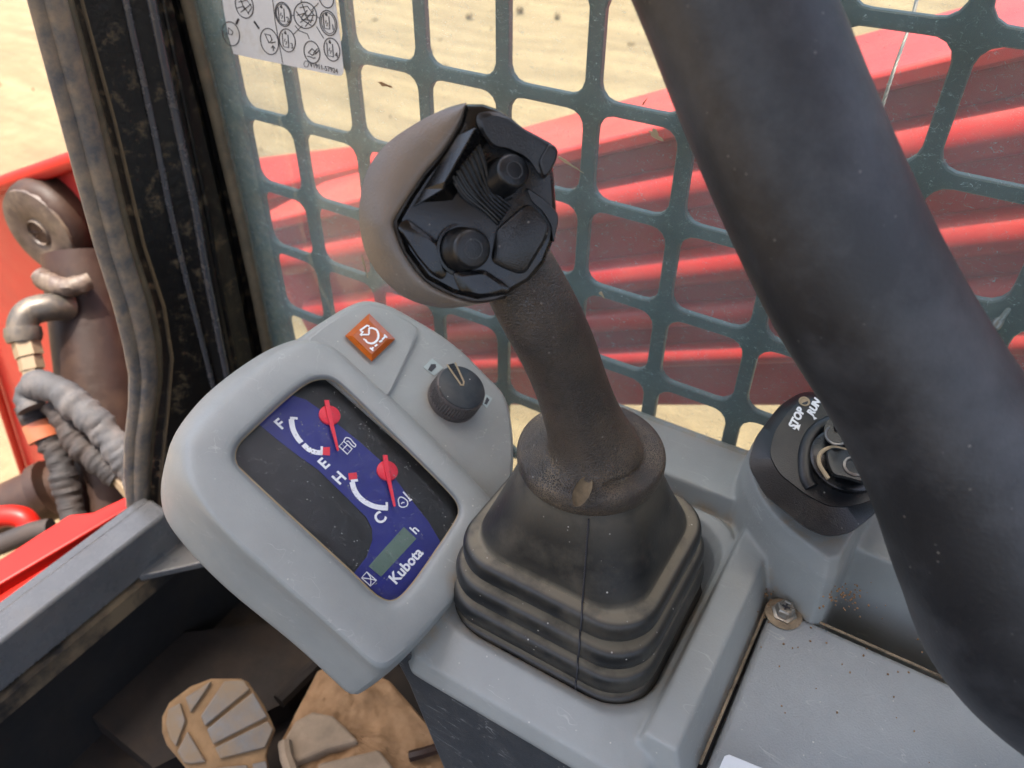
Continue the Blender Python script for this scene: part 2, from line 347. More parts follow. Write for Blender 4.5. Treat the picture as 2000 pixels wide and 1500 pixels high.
KN = rng.standard_normal((10, 3)); PH = rng.uniform(0, 6.28, 10)
def nz3(P, scale): P = np.asarray(P)*scale; return sum(np.sin(P@k*(1+.35*i)+p)/(1+.25*i) for i, (k, p) in enumerate(zip(KN, PH)))/3
# ================================================================== SETTING
g = 60
V, Fc = [], []
n = 60; xs = np.sign(np.linspace(-1, 1, n))*np.abs(np.linspace(-1, 1, n))**3*90
for y in xs:
    for x in xs: V.append((x+3, y+3, -1.5+.02*math.sin(x*2.1+y*.7)+.015*math.sin(y*3.3-x)))
for j in range(n-1):
    for i in range(n-1): Fc.append((j*n+i, j*n+i+1, (j+1)*n+i+1, (j+1)*n+i))
structure(mk('ground', V, Fc, 'sand', base=(0, 0, -1.5)))
parts = []
for _ in range(900):
    x, y = rng.uniform(.9, 9), rng.uniform(-3, 11)
    if rng.random() < .35: x, y = rng.uniform(-1, 1.2), rng.uniform(1.3, 8)
    r = .008+.03*rng.random()**3; V, Fc = lathe(A(x, y, -1.5+r*.2), nrm(A(*rng.standard_normal(3))), [(r*.3, -r*.7), (r*.9, -r*.3), (r, r*.2), (r*.35, r*.7)], 6); parts.append((V, Fc))
cl_ = mk('dirt_clods', *join(*parts), 'sand', smooth=False, base=(0, 0, -1.5)); cl_['kind'] = 'stuff'; tag(cl_, 'small dirt clods scattered on the sandy ground outside', 'dirt clods')
XS = .4483                                           # plane of the side guard
# cab shell that keeps the sun off (roof above, footwell walls and floor)
structure(mk('cab_ceiling', *box(-.95, XS+.03, -.80, .70, .66, .70), 'ceil'))
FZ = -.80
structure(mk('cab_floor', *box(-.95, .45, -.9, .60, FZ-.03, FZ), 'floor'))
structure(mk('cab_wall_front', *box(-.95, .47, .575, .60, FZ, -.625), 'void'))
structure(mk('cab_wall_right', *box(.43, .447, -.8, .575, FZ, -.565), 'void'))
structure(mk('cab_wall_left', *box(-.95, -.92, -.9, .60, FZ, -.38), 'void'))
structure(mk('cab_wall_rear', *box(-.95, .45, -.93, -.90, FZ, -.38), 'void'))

# ================================================================== OUTSIDE: lift arm seen through the side screen
SL = math.radians(23.9); ea = A(0, math.cos(SL), -math.sin(SL)); eb = A(0, math.sin(SL), math.cos(SL))
XA = .66
def armpt(px, py, x=XA): return AX(px, py, 0, x)
def bval(px, py, x=XA): p = armpt(px, py, x); return float(p@eb)
def armline(b, x, a0=-1.2, a1=1.3): return [A(x, 0, 0)+ea*a0+eb*b, A(x, 0, 0)+ea*a1+eb*b]
arm = thing('lift_arm', 'red loader lift arm with parallel steel lines running outside the scratched side window', 'loader arm', (XA+.08, 0, -1.0))
bt = bval(1259, 264); bb = bval(1270, 795, XA+.03)
def armbox(x0, x1, b0, b1, a0=-1.2, a1=1.0):
    V = [A(x, 0, 0)+ea*a+eb*b for b in (b0, b1) for a in (a0, a1) for x in (x0, x1)]
    return V, [(0, 2, 3, 1), (4, 5, 7, 6), (0, 1, 5, 4), (2, 6, 7, 3), (0, 4, 6, 2), (1, 3, 7, 5)]
bevel(mk('web_plate', *armbox(XA+.03, XA+.16, bb, bt-.012), 'red_d', arm), .006)
bevel(mk('top_flange', *armbox(XA+.005, XA+.19, bt-.012, bt+.004), 'red_d', arm), .004)
for (p, th) in (((1200, 392), .021), ((1200, 540), .019), ((1200, 626), .013), ((1200, 700), .013)):
    b = bval(p[0], p[1], XA+.02)
    V, Fc = tube(resample(armline(b, XA+.022, -1.2, .95), 24), th, 14)
    mk('steel_line', V, Fc, 'red_d', arm)
for a in (-.35, .12, .55):
    mk('line_clamp', *armbox(XA+.005, XA+.03, bval(1200, 720), bval(1200, 610), a, a+.03), 'red_d', arm)
# raised knuckle of the arm in front
kn = thing('arm_knuckle', 'red boxed knuckle at the front end of the lift arm beyond the dirty window corner', 'arm bracket', AX(600, 420, 0, .86))
P = [AX(490, 308, 0, 1.0), AX(760, 276, 0, 1.0), AX(760, 306, 0, .86), AX(490, 372, 0, .86)]
bevel(mk('top_plate', *prism(P, [p-A(0, 0, .03) for p in P]), 'red', kn), .006)
P = [AX(470, 376, 0, .862), AX(640, 338, 0, .862), AX(665, 480, 0, .862), AX(540, 640, 0, .862)]
bevel(mk('side_plate', *slab(P, A(-1, 0, 0), .05), 'red', kn, smooth=False), .004)

# ================================================================== SIDE GUARD (punched steel sheet) and WINDOW
SP = .065; TY, TZ = 7.305*SP, -1.674*SP
def gy(c): return TY-c*SP
ROWZ = {-2: TZ+2.4*SP, -1: TZ+1.28*SP, 0: TZ+.09*SP, 1: TZ-1*SP, 2: TZ-2*SP, 3: TZ-3*SP, 4: TZ-4*SP+.003, 5: TZ-5.02*SP}
GF = .060
def guard():
    V, Fc = [], []; T = .005; bw = .0051
    ys = [gy(c) for c in range(0, 14)]; ys = [TY+GF]+ys            # first column bounded by the frame
    rows = [ROWZ[k] for k in range(-2, 6)]+[ROWZ[5]-.065, ROWZ[5]-.13]
    def quadloop(y0, y1, z0, z1): return [(y0, z0), (y1, z0), (y1, z1), (y0, z1)]
    for i in range(len(ys)-1):
        for j in range(len(rows)-1):
            ya, yb = ys[i], ys[i+1]; za, zb = rows[j], rows[j+1]        # ya>yb, za>zb
            cy, cz = (ya+yb)/2, (za+zb)/2; hy, hz = (ya-yb)/2, (za-zb)/2
            bwy = bw*(1.0+.10*rng.standard_normal()); bwz = .0043*(1.0+.06*rng.standard_normal())
            if i == 0: ih, cyh = hy-.0045, cy+.0024
            else: ih, cyh = hy-bwy, cy
            N = 48
            outer = rrect(cy, cz, hy, hz, 1e-5, N)
            for sy in (-1, 1):
                for sz in (-1, 1):
                    t = np.array([cy+sy*hy, cz+sz*hz]); outer[np.argmin(np.linalg.norm(outer-t, axis=1))] = t
            inner = rrect(cyh, cz, ih, hz-bwz, .011, N)
            k = len(V)
            for lp, x in ((outer, XS), (inner, XS+.0009), (inner, XS+T), (outer, XS+T)):
                if x == XS+.0009:
                    ins = rrect(cyh, cz, ih+.0008, hz-bwz+.0008, .0115, N)
                    V += [(XS, y, z) for y, z in ins]; V += [(x, y, z) for y, z in lp]
                else: V += [(x, y, z) for y, z in lp]
            for r in range(4):
                for a in range(N):
                    b = (a+1) % N; Fc.append((k+r*N+a, k+r*N+b, k+(r+1)*N+b, k+(r+1)*N+a))
    return V, Fc
V, Fc = guard()
gd = thing('window_guard', 'dark teal-black punched steel guard with rounded square holes behind the clear side window', 'window guard', (XS, .2, -.45))
mk('punched_sheet', V, Fc, 'steel_black', gd, auto=30)
y0 = TY+GF
V, Fc = box(XS, XS+.005, y0, .575, ROWZ[5]-.13, ROWZ[-2]); mk('edge_band', V, Fc, 'gdirt', gd)
win = thing('side_window', 'clear scratched plastic side window lying over the punched steel guard', 'window', (XS, .2, -.45))
mk('pane', *box(XS-.0105, XS-.0065, -.45, .556, -.56, ROWZ[-2]), 'glass', win, smooth=False)
# bug smears / mud flecks stuck to the pane
def fleck(px, py, L, W, ang, mat='mud_l'):
    c0 = AX(px, py, 0, XS-.0109); n = 14; P = []
    for k in range(n):
        t = 2*math.pi*k/n; rr = 1+.25*rng.standard_normal()
        x, y = L*math.cos(t)*rr*(1 if math.cos(t) < 0 else 1.35), W*math.sin(t)*rr*(1 if math.cos(t) < 0 else .5)
        P.append(c0+A(0, -(x*math.cos(ang)-y*math.sin(ang)), -(x*math.sin(ang)+y*math.cos(ang))))
    return slab(P, A(-1, 0, 0), .0006)
for a in ((1280, 264, .0042, .0026, .35), (1108, 318, .008, .0009, .35), (1175, 575, .0022, .0014, .8), (750, 165, .006, .0013, .1), (710, 515, .007, .0012, 1.4), (1258, 200, .0020, .0005, -1)):
    mk('mud_fleck', *fleck(*a), 'gold' if a[0] not in (750, 1258) else 'mud', win, smooth=False)

# ---- decal on the pane
dn = A(-1, 0, 0)
def dp(px, py, h=0.): return AX(px, py, 0, XS-.0108-h)
dec = thing('instruction_decal', 'white instruction decal with circled pictograms on the side window by the pillar', 'decal', dp(560, 140))
outl = [(425, -70), (645, -70), (652, -20), (660, 40), (666, 90), (671, 138), (668, 147), (660, 148), (600, 136), (540, 123), (490, 113), (456, 105), (446, 70), (437, 20)]
mk('sheet', *slab([dp(*p) for p in outl], dn, .0003), 'decal', dec, smooth=False)
P1 = []
def dstrip(pts, wpx=2.2, closed=False):
    wpx *= .62
    P = [dp(x, y, .0003) for x, y in pts]; k = np.linalg.norm(dp(560, 80)-dp(561, 80)); P1.append(strip_pts(P, wpx*k, dn, closed, .0001))
def ell(cx, cy, rx, ry, rot=.35, n=28):
    return [(cx+rx*math.cos(t)*math.cos(rot)-ry*math.sin(t)*math.sin(rot), cy+rx*math.cos(t)*math.sin(rot)+ry*math.sin(t)*math.cos(rot)) for t in np.linspace(0, 2*math.pi, n, endpoint=False)]
dstrip([(530, -20), (537, 40), (545, 85), (552, 124)], 1.2)
for cx, cy, rx, ry in ((553, 28, 15, 24), (596, 30, 22, 26), (641, 45, 16, 25), (561, 79, 15, 23), (609, 102, 15, 22), (648, 97, 15, 23), (526, 81, 17, 26), (451, 66, 16, 24), (477, 10, 17, 26), (637, -6, 14, 22), (548, -30, 15, 23)):
    dstrip(ell(cx, cy, rx, ry, -.25), 2.0, True)
for cx, cy in ((553, 28), (641, 45)): dstrip(ell(cx, cy, 13, 21, -.25), 1.2, True)
def pic_box(cx, cy, dot):
    dstrip([(cx-7, cy-14), (cx-5, cy+12), (cx+6, cy+14), (cx+4, cy-11)], 1.8)
    dstrip([(cx-3, cy-15), (cx+1, cy-13)], 4); dstrip([(cx-1, cy-19), (cx-1, cy-14)], 2)
    dstrip([(cx-1, cy-3), (cx-3, cy+2), (cx+2, cy+2), (cx, cy+8)], 1.6)
    P1.append(text_geo(dot, .0056, dp(cx+12, cy+11, .0003), A(0, -1, 0), A(0, 0, 1), dn, .0001, bold=0))
for cx, cy, t in ((550, 28, '2'), (638, 43, '1'), (558, 79, '3'), (645, 97, '4')): pic_box(cx, cy, t)
dstrip([(602, 103), (609, 95), (618, 103), (610, 108)], 2.4, True); dstrip([(616, 106), (624, 97)], 2); dstrip([(612, 104), (620, 95)], 2); dstrip([(600, 110), (606, 111), (612, 114), (616, 113)], 2)
dstrip([(517, 66), (528, 69), (531, 78), (525, 84)], 2.2, True); dstrip([(528, 84), (538, 82)], 2); dstrip([(534, 100), (533, 90)], 1.8); dstrip([(530, 94), (533, 89), (537, 95)], 1.8)
dstrip([(446, 54), (455, 62), (453, 68), (446, 66)], 2.0, True); dstrip([(443, 70), (441, 62)], 1.6)
dstrip([(496, 42), (506, 56)], 5); dstrip([(466, 37), (461, 47)], 5)
for a in ([(585, 15), (600, 12), (612, 28), (606, 45)], [(580, 30), (594, 26), (604, 42), (596, 52)], [(588, 38), (612, 40)], [(578, 22), (592, 40), (608, 50)], [(590, 8), (598, 30), (616, 30)], [(600, 20), (588, 34)], [(586, 44), (600, 34), (612, 20)]): dstrip(a, 1.7)
for a in ([(466, 4), (482, 0), (492, 14), (484, 26)], [(462, 16), (476, 12), (486, 28)], [(470, 24), (490, 8)], [(468, -6), (478, 20)]): dstrip(a, 1.7)
for a in ([(572, 68), (590, 50)], [(632, 75), (618, 52)], [(574, 31), (570, 30)], [(618, 32), (625, 36)], [(608, 20), (622, 6)], [(576, 50), (584, 60), (600, 66), (604, 76)], [(588, 0), (588, 5)]): dstrip(a, 1.3)
P1.append(text_geo('V1911-57924', .0050, dp(632, 133, .0003), nrm(dp(660, 140)-dp(604, 126)), A(0, 0, 1), dn, .0001, bold=0))
dstrip(ell(598, 125, 4.5, 6, 0), 1.0, True)
mk('pictograms', *join(*P1), 'ink', dec, smooth=False)

# ================================================================== FRONT CORNER PILLAR
pa, pb = A(.440, .557, 0), A(.31, .60, 0); pd = nrm(pb-pa); pn = nrm(np.cross(pd, A(0, 0, 1)));
if pn[1] > 0: pn = -pn
def pp(px, py, h=0.): return PL(px, py, pa+pn*h, pn)
ROWS = [-120, 0, 120, 240, 360, 480, 600, 700, 800, 900, 1000, 1090]
def xi(pts): ys = [p[1] for p in pts]; xs = [p[0] for p in pts]; return lambda y: float(np.interp(y, ys, xs)) if ys[0] <= y <= ys[-1] else (xs[0]+(y-ys[0])*(xs[1]-xs[0])/(ys[1]-ys[0]) if y < ys[0] else xs[-1]+(y-ys[-1])*(xs[-1]-xs[-2])/(ys[-1]-ys[-2]))
sealR = xi([(133, 0), (196, 230), (255, 480), (292, 590), (309, 670), (310, 740), (294, 850), (286, 960)])
r1 = xi([(245, 0), (300, 250), (330, 400), (360, 530), (415, 750)]); r2 = xi([(295, 0), (345, 240), (380, 400), (400, 520), (440, 720)])
trm = xi([(368, 0), (420, 210), (472, 430), (500, 560), (521, 670)])
pil = thing('corner_pillar', 'black mud-speckled cab corner pillar with raised vertical ribs left of the side window', 'pillar', (.38, .58, -.62))
loops = []
for y in ROWS:
    cs = [(sealR(y)+6, -.016), (sealR(y)+22, -.012), (sealR(y)+30, -.002), (r1(y)-8, 0), (r1(y)+10, .0), (r2(y)-8, .004), (r2(y)+12, .004), (r2(y)+28, -.002), (trm(y)-34, -.004), (trm(y)-24, -.014), (trm(y)-4, -.014)]
    f = [pp(x, y, h) for x, h in cs]; loops.append(np.array(f+[p-pn*.035 for p in f[::-1]]))
V, Fc = loft(loops); mk('post', V, Fc, 'pillar', pil, auto=25)
for fn, rr, h in ((r1, .0028, .001), (r2, .0036, .005)):
    mk('rib', *tube(resample([pp(fn(y), y, h) for y in np.linspace(-120, 1000, 40)], 60), rr, 10), 'rib', pil)
mk('thin_rib', *tube([pp(r2(y)+22, y, .001) for y in np.linspace(-120, 1000, 40)], .0022, 8), 'pillar', pil)
mk('window_gasket', *tube([AX(trm(y), y, 0, XS-.010) for y in np.linspace(-120, 760, 40)], .0062, 12), 'trim', pil)
# rubber door seal
sealL = xi([(62, 0), (108, 180), (148, 330), (190, 480), (226, 600), (246, 680), (257, 730), (258, 790), (250, 860), (249, 920), (258, 995)])
ds = thing('door_seal', 'dusty grey rubber door seal with a bulge running down the edge of the corner pillar', 'door seal', (.29, .6, -.6))
yy = np.linspace(-120, 985, 70)
def sline(a, h): return resample(catmull([pp(sealL(y)+(sealR(y)-sealL(y))*a, y, h) for y in yy], 2), 120)
wd_px = .02
mk('outer_lip', *tube(sline(.22, .002), .0058, 12, flat=1.5), 'seal', ds)
mk('inner_lip', *tube(sline(.62, .004), .0068, 12, flat=1.3), 'seal', ds)
mk('channel', *tube(sline(.95, -.008), .0050, 10), 'trim', ds)

# ================================================================== FRONT SILL
YF = .565
sill = thing('front_sill', 'slate grey steel door sill crossing below the corner pillar with muddy inner lip', 'door sill', (.1, YF, -.66))
def sl(px, py, z): return AX(px, py, 2, z)
zt = -.585
e0, e1 = sl(17, 1177, zt), sl(267, 990, zt); n0, n1 = sl(100, 1177, zt), sl(345, 1027, zt)
ex = nrm(e1-e0); yv = A(-ex[1], ex[0], 0)
far = e0; wid = abs(float((n0-e0)@yv))
def sp(a, c, z): p = e0+ex*a+yv*c; return A(p[0], p[1], z)
def sbox(a0, a1, c0, c1, z0, z1):
    V = [sp(a, c, z) for z in (z0, z1) for c in (c0, c1) for a in (a0, a1)]
    return V, [(0, 2, 3, 1), (4, 5, 7, 6), (0, 1, 5, 4), (2, 6, 7, 3), (0, 4, 6, 2), (1, 3, 7, 5)]
Ls = float((n1-e0)@ex)
bevel(mk('beam', *sbox(-.6, Ls+.01, -wid, -.001, zt-.05, zt), 'sill', sill), .003)
bevel(mk('outer_flange', *sbox(-.6, Ls+.01, 0, .012, zt-.04, zt-.004), 'sill', sill), .002)
lz = zt-.055
i0, i1 = sl(0, 1352, lz-.01), sl(275, 1128, lz-.01)
mk('inner_lip', *prism([sp(-.6, -wid-.004, lz), sp(Ls+.02, -wid-.004, lz), i1+A(.02, 0, .012), i0-nrm(i1-i0)*.5+A(0, 0, .012)], [sp(-.6, -wid-.004, lz-.02), sp(Ls+.02, -wid-.004, lz-.02), i1+A(.02, 0, -.01), i0-nrm(i1-i0)*.5+A(0, 0, -.01)]), 'sill_lip', sill, smooth=False)
gz = zt-.045
P = [sl(270, 1126, gz), sl(342, 1045, gz), sl(430, 1038, gz), sl(520, 1075, gz), sl(470, 1082, gz)]
bevel(mk('gusset_plate', *slab(P, A(0, 0, 1), .008), 'sill', sill, smooth=False), .0015)
P = [sl(342, 1022, zt-.02), sl(400, 985, zt-.02), sl(470, 1040, zt-.02), sl(430, 1038, zt-.02), sl(352, 1036, zt-.02)]
bevel(mk('corner_bracket', *slab(P, A(0, 0, 1), .02), 'sill', sill, smooth=False), .002)

# ================================================================== OUTSIDE FRONT: bracket plate, cylinder, hoses
YB = .98
br = thing('red_bracket', 'tall red steel bracket plate behind the rusty hydraulic cylinder', 'bracket', AX(70, 950, 0, .47))
P = [AX(-260, 455, 0, .52), AX(30, 352, 0, .52), AX(300, 262, 0, .52), AX(320, 860, 0, .52), AX(60, 962, 0, .52), AX(-40, 640, 0, .52)]
mk('plate', *slab(P, A(-1, 0, 0), .02), 'red_d', br, smooth=False)
P2 = [AX(-40, 640, 0, .517), AX(-20, 640, 0, .517), AX(75, 955, 0, .517), AX(58, 962, 0, .517)]
V, Fc = tube([AX(-260, 450, 0, .51), AX(20, 355, 0, .51), AX(150, 312, 0, .51), AX(300, 258, 0, .51)], .012, 10); mk('top_flange', V, Fc, 'red', br)
V, Fc = tube([AX(-45, 640, 0, .51), AX(58, 962, 0, .51)], .008, 8); mk('edge_flange', V, Fc, 'red', br)
cy = thing('hydraulic_cylinder', 'rusty brown hydraulic cylinder with welded pin boss beside the red bracket', 'cylinder', D(235, 1040, 1.06))
c0 = D(82, 452, 1.04)
prof = [(0.0005, -.004), (.017, -.004), (.019, .004), (.022, -.002), (.040, -.006), (.056, -.004), (.064, .004), (.066, .016), (.064, .03), (.064, .26)]
V, Fc = lathe(c0, A(1, .12, 0), prof, 36)
V = np.array(V); V += rng.standard_normal(V.shape)*.0005*(np.abs((V-c0)@A(1, 0, 0)) < .02)[:, None]
mk('pin_boss', V, Fc, 'rust', cy)
mk('boss_face', *lathe(c0-A(.0062, 0, 0), A(1, .12, 0), [(.012, .012), (.0165, -.001), (.019, .003), (.024, .0), (.046, -.002), (.058, .001), (.060, .012)], 40), 'weld', cy)
mk('barrel', *tube(resample([D(165, 500, 1.07), D(178, 620, 1.07), D(232, 1060, 1.05)], 20), .052, 28), 'rust', cy)
wp = resample(catmull([D(78, 540, 1.012), D(105, 556, 1.005), D(140, 560, 1.0), (D(175, 548, 1.01))], 6), 30)
V, Fc = tube(wp, .012, 14); V = np.array(V); V = V+(V-np.repeat(wp, 14, 0))*(.16*nz3(V, 200)+.08*nz3(V, 500))[:, None]; mk('weld_seam', V, Fc, 'weld', cy)
el = catmull([D(135, 600, 1.02), D(100, 600, 1.0), D(62, 608, .99), D(45, 630, .985), D(44, 668, .985)], 8)
mk('port_elbow', *tube(el, .0175, 16), 'fitting', cy)
V, Fc = tube([D(44, 640, .985), D(46, 655, .985), D(48, 668, .985)], [.0205, .0215, .019], 16); mk('elbow_collar', V, Fc, 'fitting', cy)
for (a, b, r) in (((50, 668), (58, 696), .0165), ((58, 698), (64, 722), .0145), ((64, 722), (68, 760), .013)):
    mk('hex_nut', *tube([D(*a, .985), D(*b, .985)], r, 6), 'nut', cy, smooth=False)
def hose(name, label, pts, r, mat, wob=.12, lab=None):
    P = resample(catmull([D(*p) for p in pts], 12), 90); s = np.linspace(0, 1, 90)
    rr = np.full(90, r)
    h = thing(name, label, 'hose', P[-1], 'hydraulic hoses')
    V, Fc = tube(P, rr, 24); V = np.array(V); cc = np.repeat(P, 24, 0); dv = (V-cc)/r
    V = V+dv*(r*wob*1.5*(nz3(cc+dv*.006, 75)+.7*nz3(cc+dv*.004, 190)))[:, None]
    mk('sleeve', V, Fc, mat, h); return h
h1 = hose('hydraulic_hose', 'grey braided hydraulic hose arching over the others beside the rusty cylinder', [(62, 800, .965), (52, 775, .965), (70, 752, .96), (115, 765, .955), (160, 800, .95), (200, 840, .95), (250, 905, .95), (300, 990, .95)], .0175, 'hose')
h2 = hose('hydraulic_hose', 'dark hydraulic hose with an orange clip hanging below the braided one', [(55, 790, .985), (66, 812, .985), (84, 842, .985), (112, 890, .985), (130, 950, .985), (150, 1030, .985)], .0165, 'hose_d')
mk('clip', *tube([D(76, 826, .985), D(90, 858, .985)], .0195, 16), 'ferrule', h2)
h3 = hose('hydraulic_hose', 'dark wrinkled hydraulic hose ending in a pale fitting near the door seal', [(110, 790, .975), (128, 825, .97), (160, 870, .965), (200, 905, .96), (235, 930, .96)], .0165, 'hose_d')
mk('end_fitting', *tube([D(226, 922, .958), D(262, 965, .958)], .011, 8), 'nut', h3)
# red cross bar just outside the sill
rb = thing('red_cross_bar', 'bright red painted steel bar just outside the grey door sill', 'crossbar', sp(.0, .05, -.66))
zr = -.605
P = [sl(-60, 1130, zr), sl(135, 1005, zr), sl(182, 1000, zr), sl(262, 962, zr), sl(262, 985, zr), sl(0, 1140, zr), sl(-60, 1178, zr)]
bevel(mk('bar', *slab(P, A(0, 0, 1), .03), 'red', rb, smooth=False), .002)
P = [sl(-60, 1195, zr-.012), sl(262, 978, zr-.012), sl(285, 985, zr-.012), sl(-60, 1225, zr-.012)]
bevel(mk('ledge', *slab(P, A(0, 0, 1), .03), 'red', rb, smooth=False), .002)
ax_ = thing('axle_tube', 'dark brown muddy steel tube lying beyond the red bar', 'tube', D(60, 1010, 1.1))
mk('tube', *tube([D(-120, 1060, 1.12), D(60, 975, 1.12), D(180, 930, 1.12)], .038, 20), 'rust', ax_)
mk('band', *tube([D(85, 962, 1.10), D(104, 953, 1.10)], .042, 20), 'rust', ax_)
rg = thing('ring_hose', 'short red hose loop with dark end over the red bar', 'hose', D(30, 1040, .98))
mk('loop', *tube(catmull([D(-30, 1020, 1.0), D(10, 1008, 1.0), D(45, 1012, 1.0), D(60, 1030, 1.0)], 8), .014, 12), 'red', rg)
mk('dark_end', *tube(catmull([D(-30, 1075, .99), D(10, 1060, .99), D(60, 1040, .99), D(100, 1032, .99)], 8), .013, 12), 'hose_d', rg)

# ================================================================== FOOTWELL: pedal, mud
zp = -.70
def fl(px, py, z): return AX(px, py, 2, z)
ped = thing('foot_pedal', 'muddy foot pedal with raised grey rubber pads in the dark footwell', 'pedal', fl(440, 1440, FZ))
pn_ = nrm(A(-.25, -.45, 1))
pp0 = fl(430, 1400, zp)
def pe(px, py, h=0): return PL(px, py, pp0+pn_*h, pn_)
out = [(316, 1400), (330, 1372), (372, 1340), (412, 1325), (470, 1325), (485, 1332), (515, 1376), (538, 1424), (524, 1460), (520, 1478), (532, 1530), (545, 1600), (400, 1600), (362, 1500), (325, 1455), (316, 1430)]
bevel(mk('plate', *slab([pe(*p) for p in out], pn_, .012), 'pedal', ped, smooth=False), .002)
for poly in ([(328, 1385), (352, 1372), (362, 1408), (344, 1458), (330, 1440), (324, 1412)], [(362, 1362), (412, 1330), (408, 1340), (372, 1392)], [(346, 1468), (366, 1428), (402, 1488), (372, 1492), (358, 1490)],
             [(438, 1330), (476, 1328), (488, 1346), (400, 1418), (392, 1398)], [(494, 1352), (518, 1392), (522, 1400), (416, 1454), (404, 1424)], [(524, 1408), (534, 1424), (518, 1460), (430, 1482), (420, 1460)],
             [(418, 1500), (482, 1494), (500, 1540), (430, 1560)], [(492, 1492), (520, 1486), (530, 1540), (508, 1545)]):
    bevel(mk('pad', *slab([pe(*p, h=.004) for p in poly], pn_, .004), 'pad', ped, smooth=False), .0012)
mk('arm', *tube([pe(470, 1560, -.012), fl(560, 1640, FZ+.02)], .012, 10), 'pedal', ped)
# mud-caked floor right of the pedal
def lumpy(poly, z, t, n=26, amp=.004, dome=0.):
    P = np.array([fl(x, y, z) for x, y in poly]); c = P.mean(0); loops = []
    L = resample(P, 90, True)
    for k in range(30):
        s = 1-k/30; q = c+(L-c)*s; q[:, 2] += amp*(.2 if k == 0 else 1)*(nz3(q, 60)+.6*nz3(q, 170)+.3*nz3(q, 420))+dome*(1-s*s); loops.append(q)
    base = L.copy(); base[:, 2] -= t
    return loft([base]+loops)
mk_m = mk('mud_bank', *lumpy([(560, 1500), (548, 1450), (620, 1312), (660, 1290), (760, 1330), (1000, 1600), (560, 1620)], -.715, .07, amp=.0035, dome=.004), 'mud')
tag(mk_m, 'orange brown caked mud on the cab floor beside the black console panel', 'mud')
pc = thing('muddy_pedal', 'second pedal plate half buried in pale dried mud', 'pedal', fl(620, 1450, -.73))
bevel(mk('plate', *slab([fl(x, y, -.700) for x, y in ((556, 1440), (575, 1408), (610, 1388), (650, 1396), (676, 1420), (700, 1446), (640, 1462), (570, 1492), (560, 1470))], A(0, 0, 1), .02), 'mud_l', pc, smooth=False), .003)
bevel(mk('lower_plate', *slab([fl(x, y, -.700) for x, y in ((620, 1490), (740, 1462), (770, 1500), (760, 1600), (610, 1600))], A(0, 0, 1), .016), 'mud_l', pc, smooth=False), .003)
mk('rim', *tube([fl(556, 1450, -.698), fl(560, 1480, -.698), fl(575, 1520, -.698)], .006, 8), 'mud_l', pc)
st = mk('twig', *tube([fl(800, 1478, -.708), fl(830, 1470, -.705), fl(855, 1462, -.706)], .005, 7), 'rust'); tag(st, 'small reddish brown twig lying on the caked mud', 'twig')
kp = thing('kick_plate', 'dark brown steel kick plate on the footwell floor behind the pedal', 'floor plate', fl(450, 1250, FZ))
P = [fl(360, 1235, FZ+.035), fl(560, 1215, FZ+.035), fl(640, 1265, FZ+.035), fl(560, 1370, FZ+.035), fl(300, 1500, FZ+.035), fl(180, 1400, FZ+.035)]
mk('sheet', *slab(P, A(0, 0, 1), .03), 'floor', kp, smooth=False)
mk('folded_edge', *tube([fl(620, 1296, FZ+.05), fl(545, 1370, FZ+.05)], .008, 8), 'floor', kp)

# ================================================================== SIDE CONSOLE
con = thing('side_console', 'grey moulded plastic side console carrying the joystick and key switch', 'console', (.3, .05, -.60))
bx, by = .2825, .1215                                   # boot centre
ZR = -.402
def L3(l2, z): return np.c_[l2, np.full(len(l2), z)] if np.isscalar(z) else np.c_[l2, z]
N = 72
cx, cy_ = .298, .119; hx, hy = .077, .066
def wl(o, r, z): return L3(rrect(cx, cy_, hx+o, hy+o, r, N), z)
# rim ring round the boot well: wide, sloping face on the operator's side
def rim_outer(dx, dyf, dyr, dxr, r, z): return L3(rrect(cx+(dxr-dx)/2, cy_+(dyf-dyr)/2, hx+(dx+dxr)/2, hy+(dyf+dyr)/2, r, N), z)
rim = loft([rim_outer(.014, .008, .016, .012, .012, -.52), rim_outer(.014, .008, .016, .012, .012, -.434), rim_outer(.028, .008, .016, .012, .012, -.430), rim_outer(.030, .008, .016, .012, .012, -.424), rim_outer(.026, .008, .014, .012, .016, -.413), rim_outer(.006, .006, .006, .006, .03, ZR), wl(0, .03, ZR-.002), wl(-.003, .03, ZR-.010), wl(-.004, .03, -.46)])
V, Fc = rim
# close as solid ring bottom
ridge = prism([(.215, .030, -.398), (.435, .030, -.392), (.435, .048, -.392), (.215, .048, -.398)], [(.207, .0190, -.425), (.435, .0185, -.425), (.435, .056, -.425), (.207, .056, -.425)])
shelf = prism([(.392, -.45, -.388), (.4455, -.45, -.388), (.4455, .215, -.394), (.392, .215, -.394)], [(.352, -.45, -.52), (.4455, -.45, -.52), (.4455, .215, -.52), (.372, .215, -.52)])
pod0 = [(1448, 920), (1455, 990), (1500, 1060), (1570, 1120), (1620, 1150), (1655, 1090), (1700, 1000), (1740, 900), (1700, 810), (1600, 790), (1510, 820)]
pl = star([AX(x, y, 2, -.385)[:2] for x, y in pod0], AX(1580, 950, 2, -.385)[:2], N); c2 = AX(1580, 950, 2, -.385)[:2]
def clampx(l): l = l.copy(); l[:, 0] = np.minimum(l[:, 0], .4455); return l
pod = loft([L3(clampx(c2+(pl-c2)*1.12), -.52), L3(clampx(c2+(pl-c2)*1.04), -.40), L3(clampx(c2+(pl-c2)*1.0), -.378), L3(clampx(c2+(pl-c2)*.93), -.366)])
well = box(cx-hx-.01, cx+hx+.01, cy_-hy-.01, cy_+hy+.01, -.52, -.455)
sh = mk('moulded_shell', *join(rim, ridge, shelf, pod, well), 'grey', con)
remesh(sh, .0014, 8, .5)
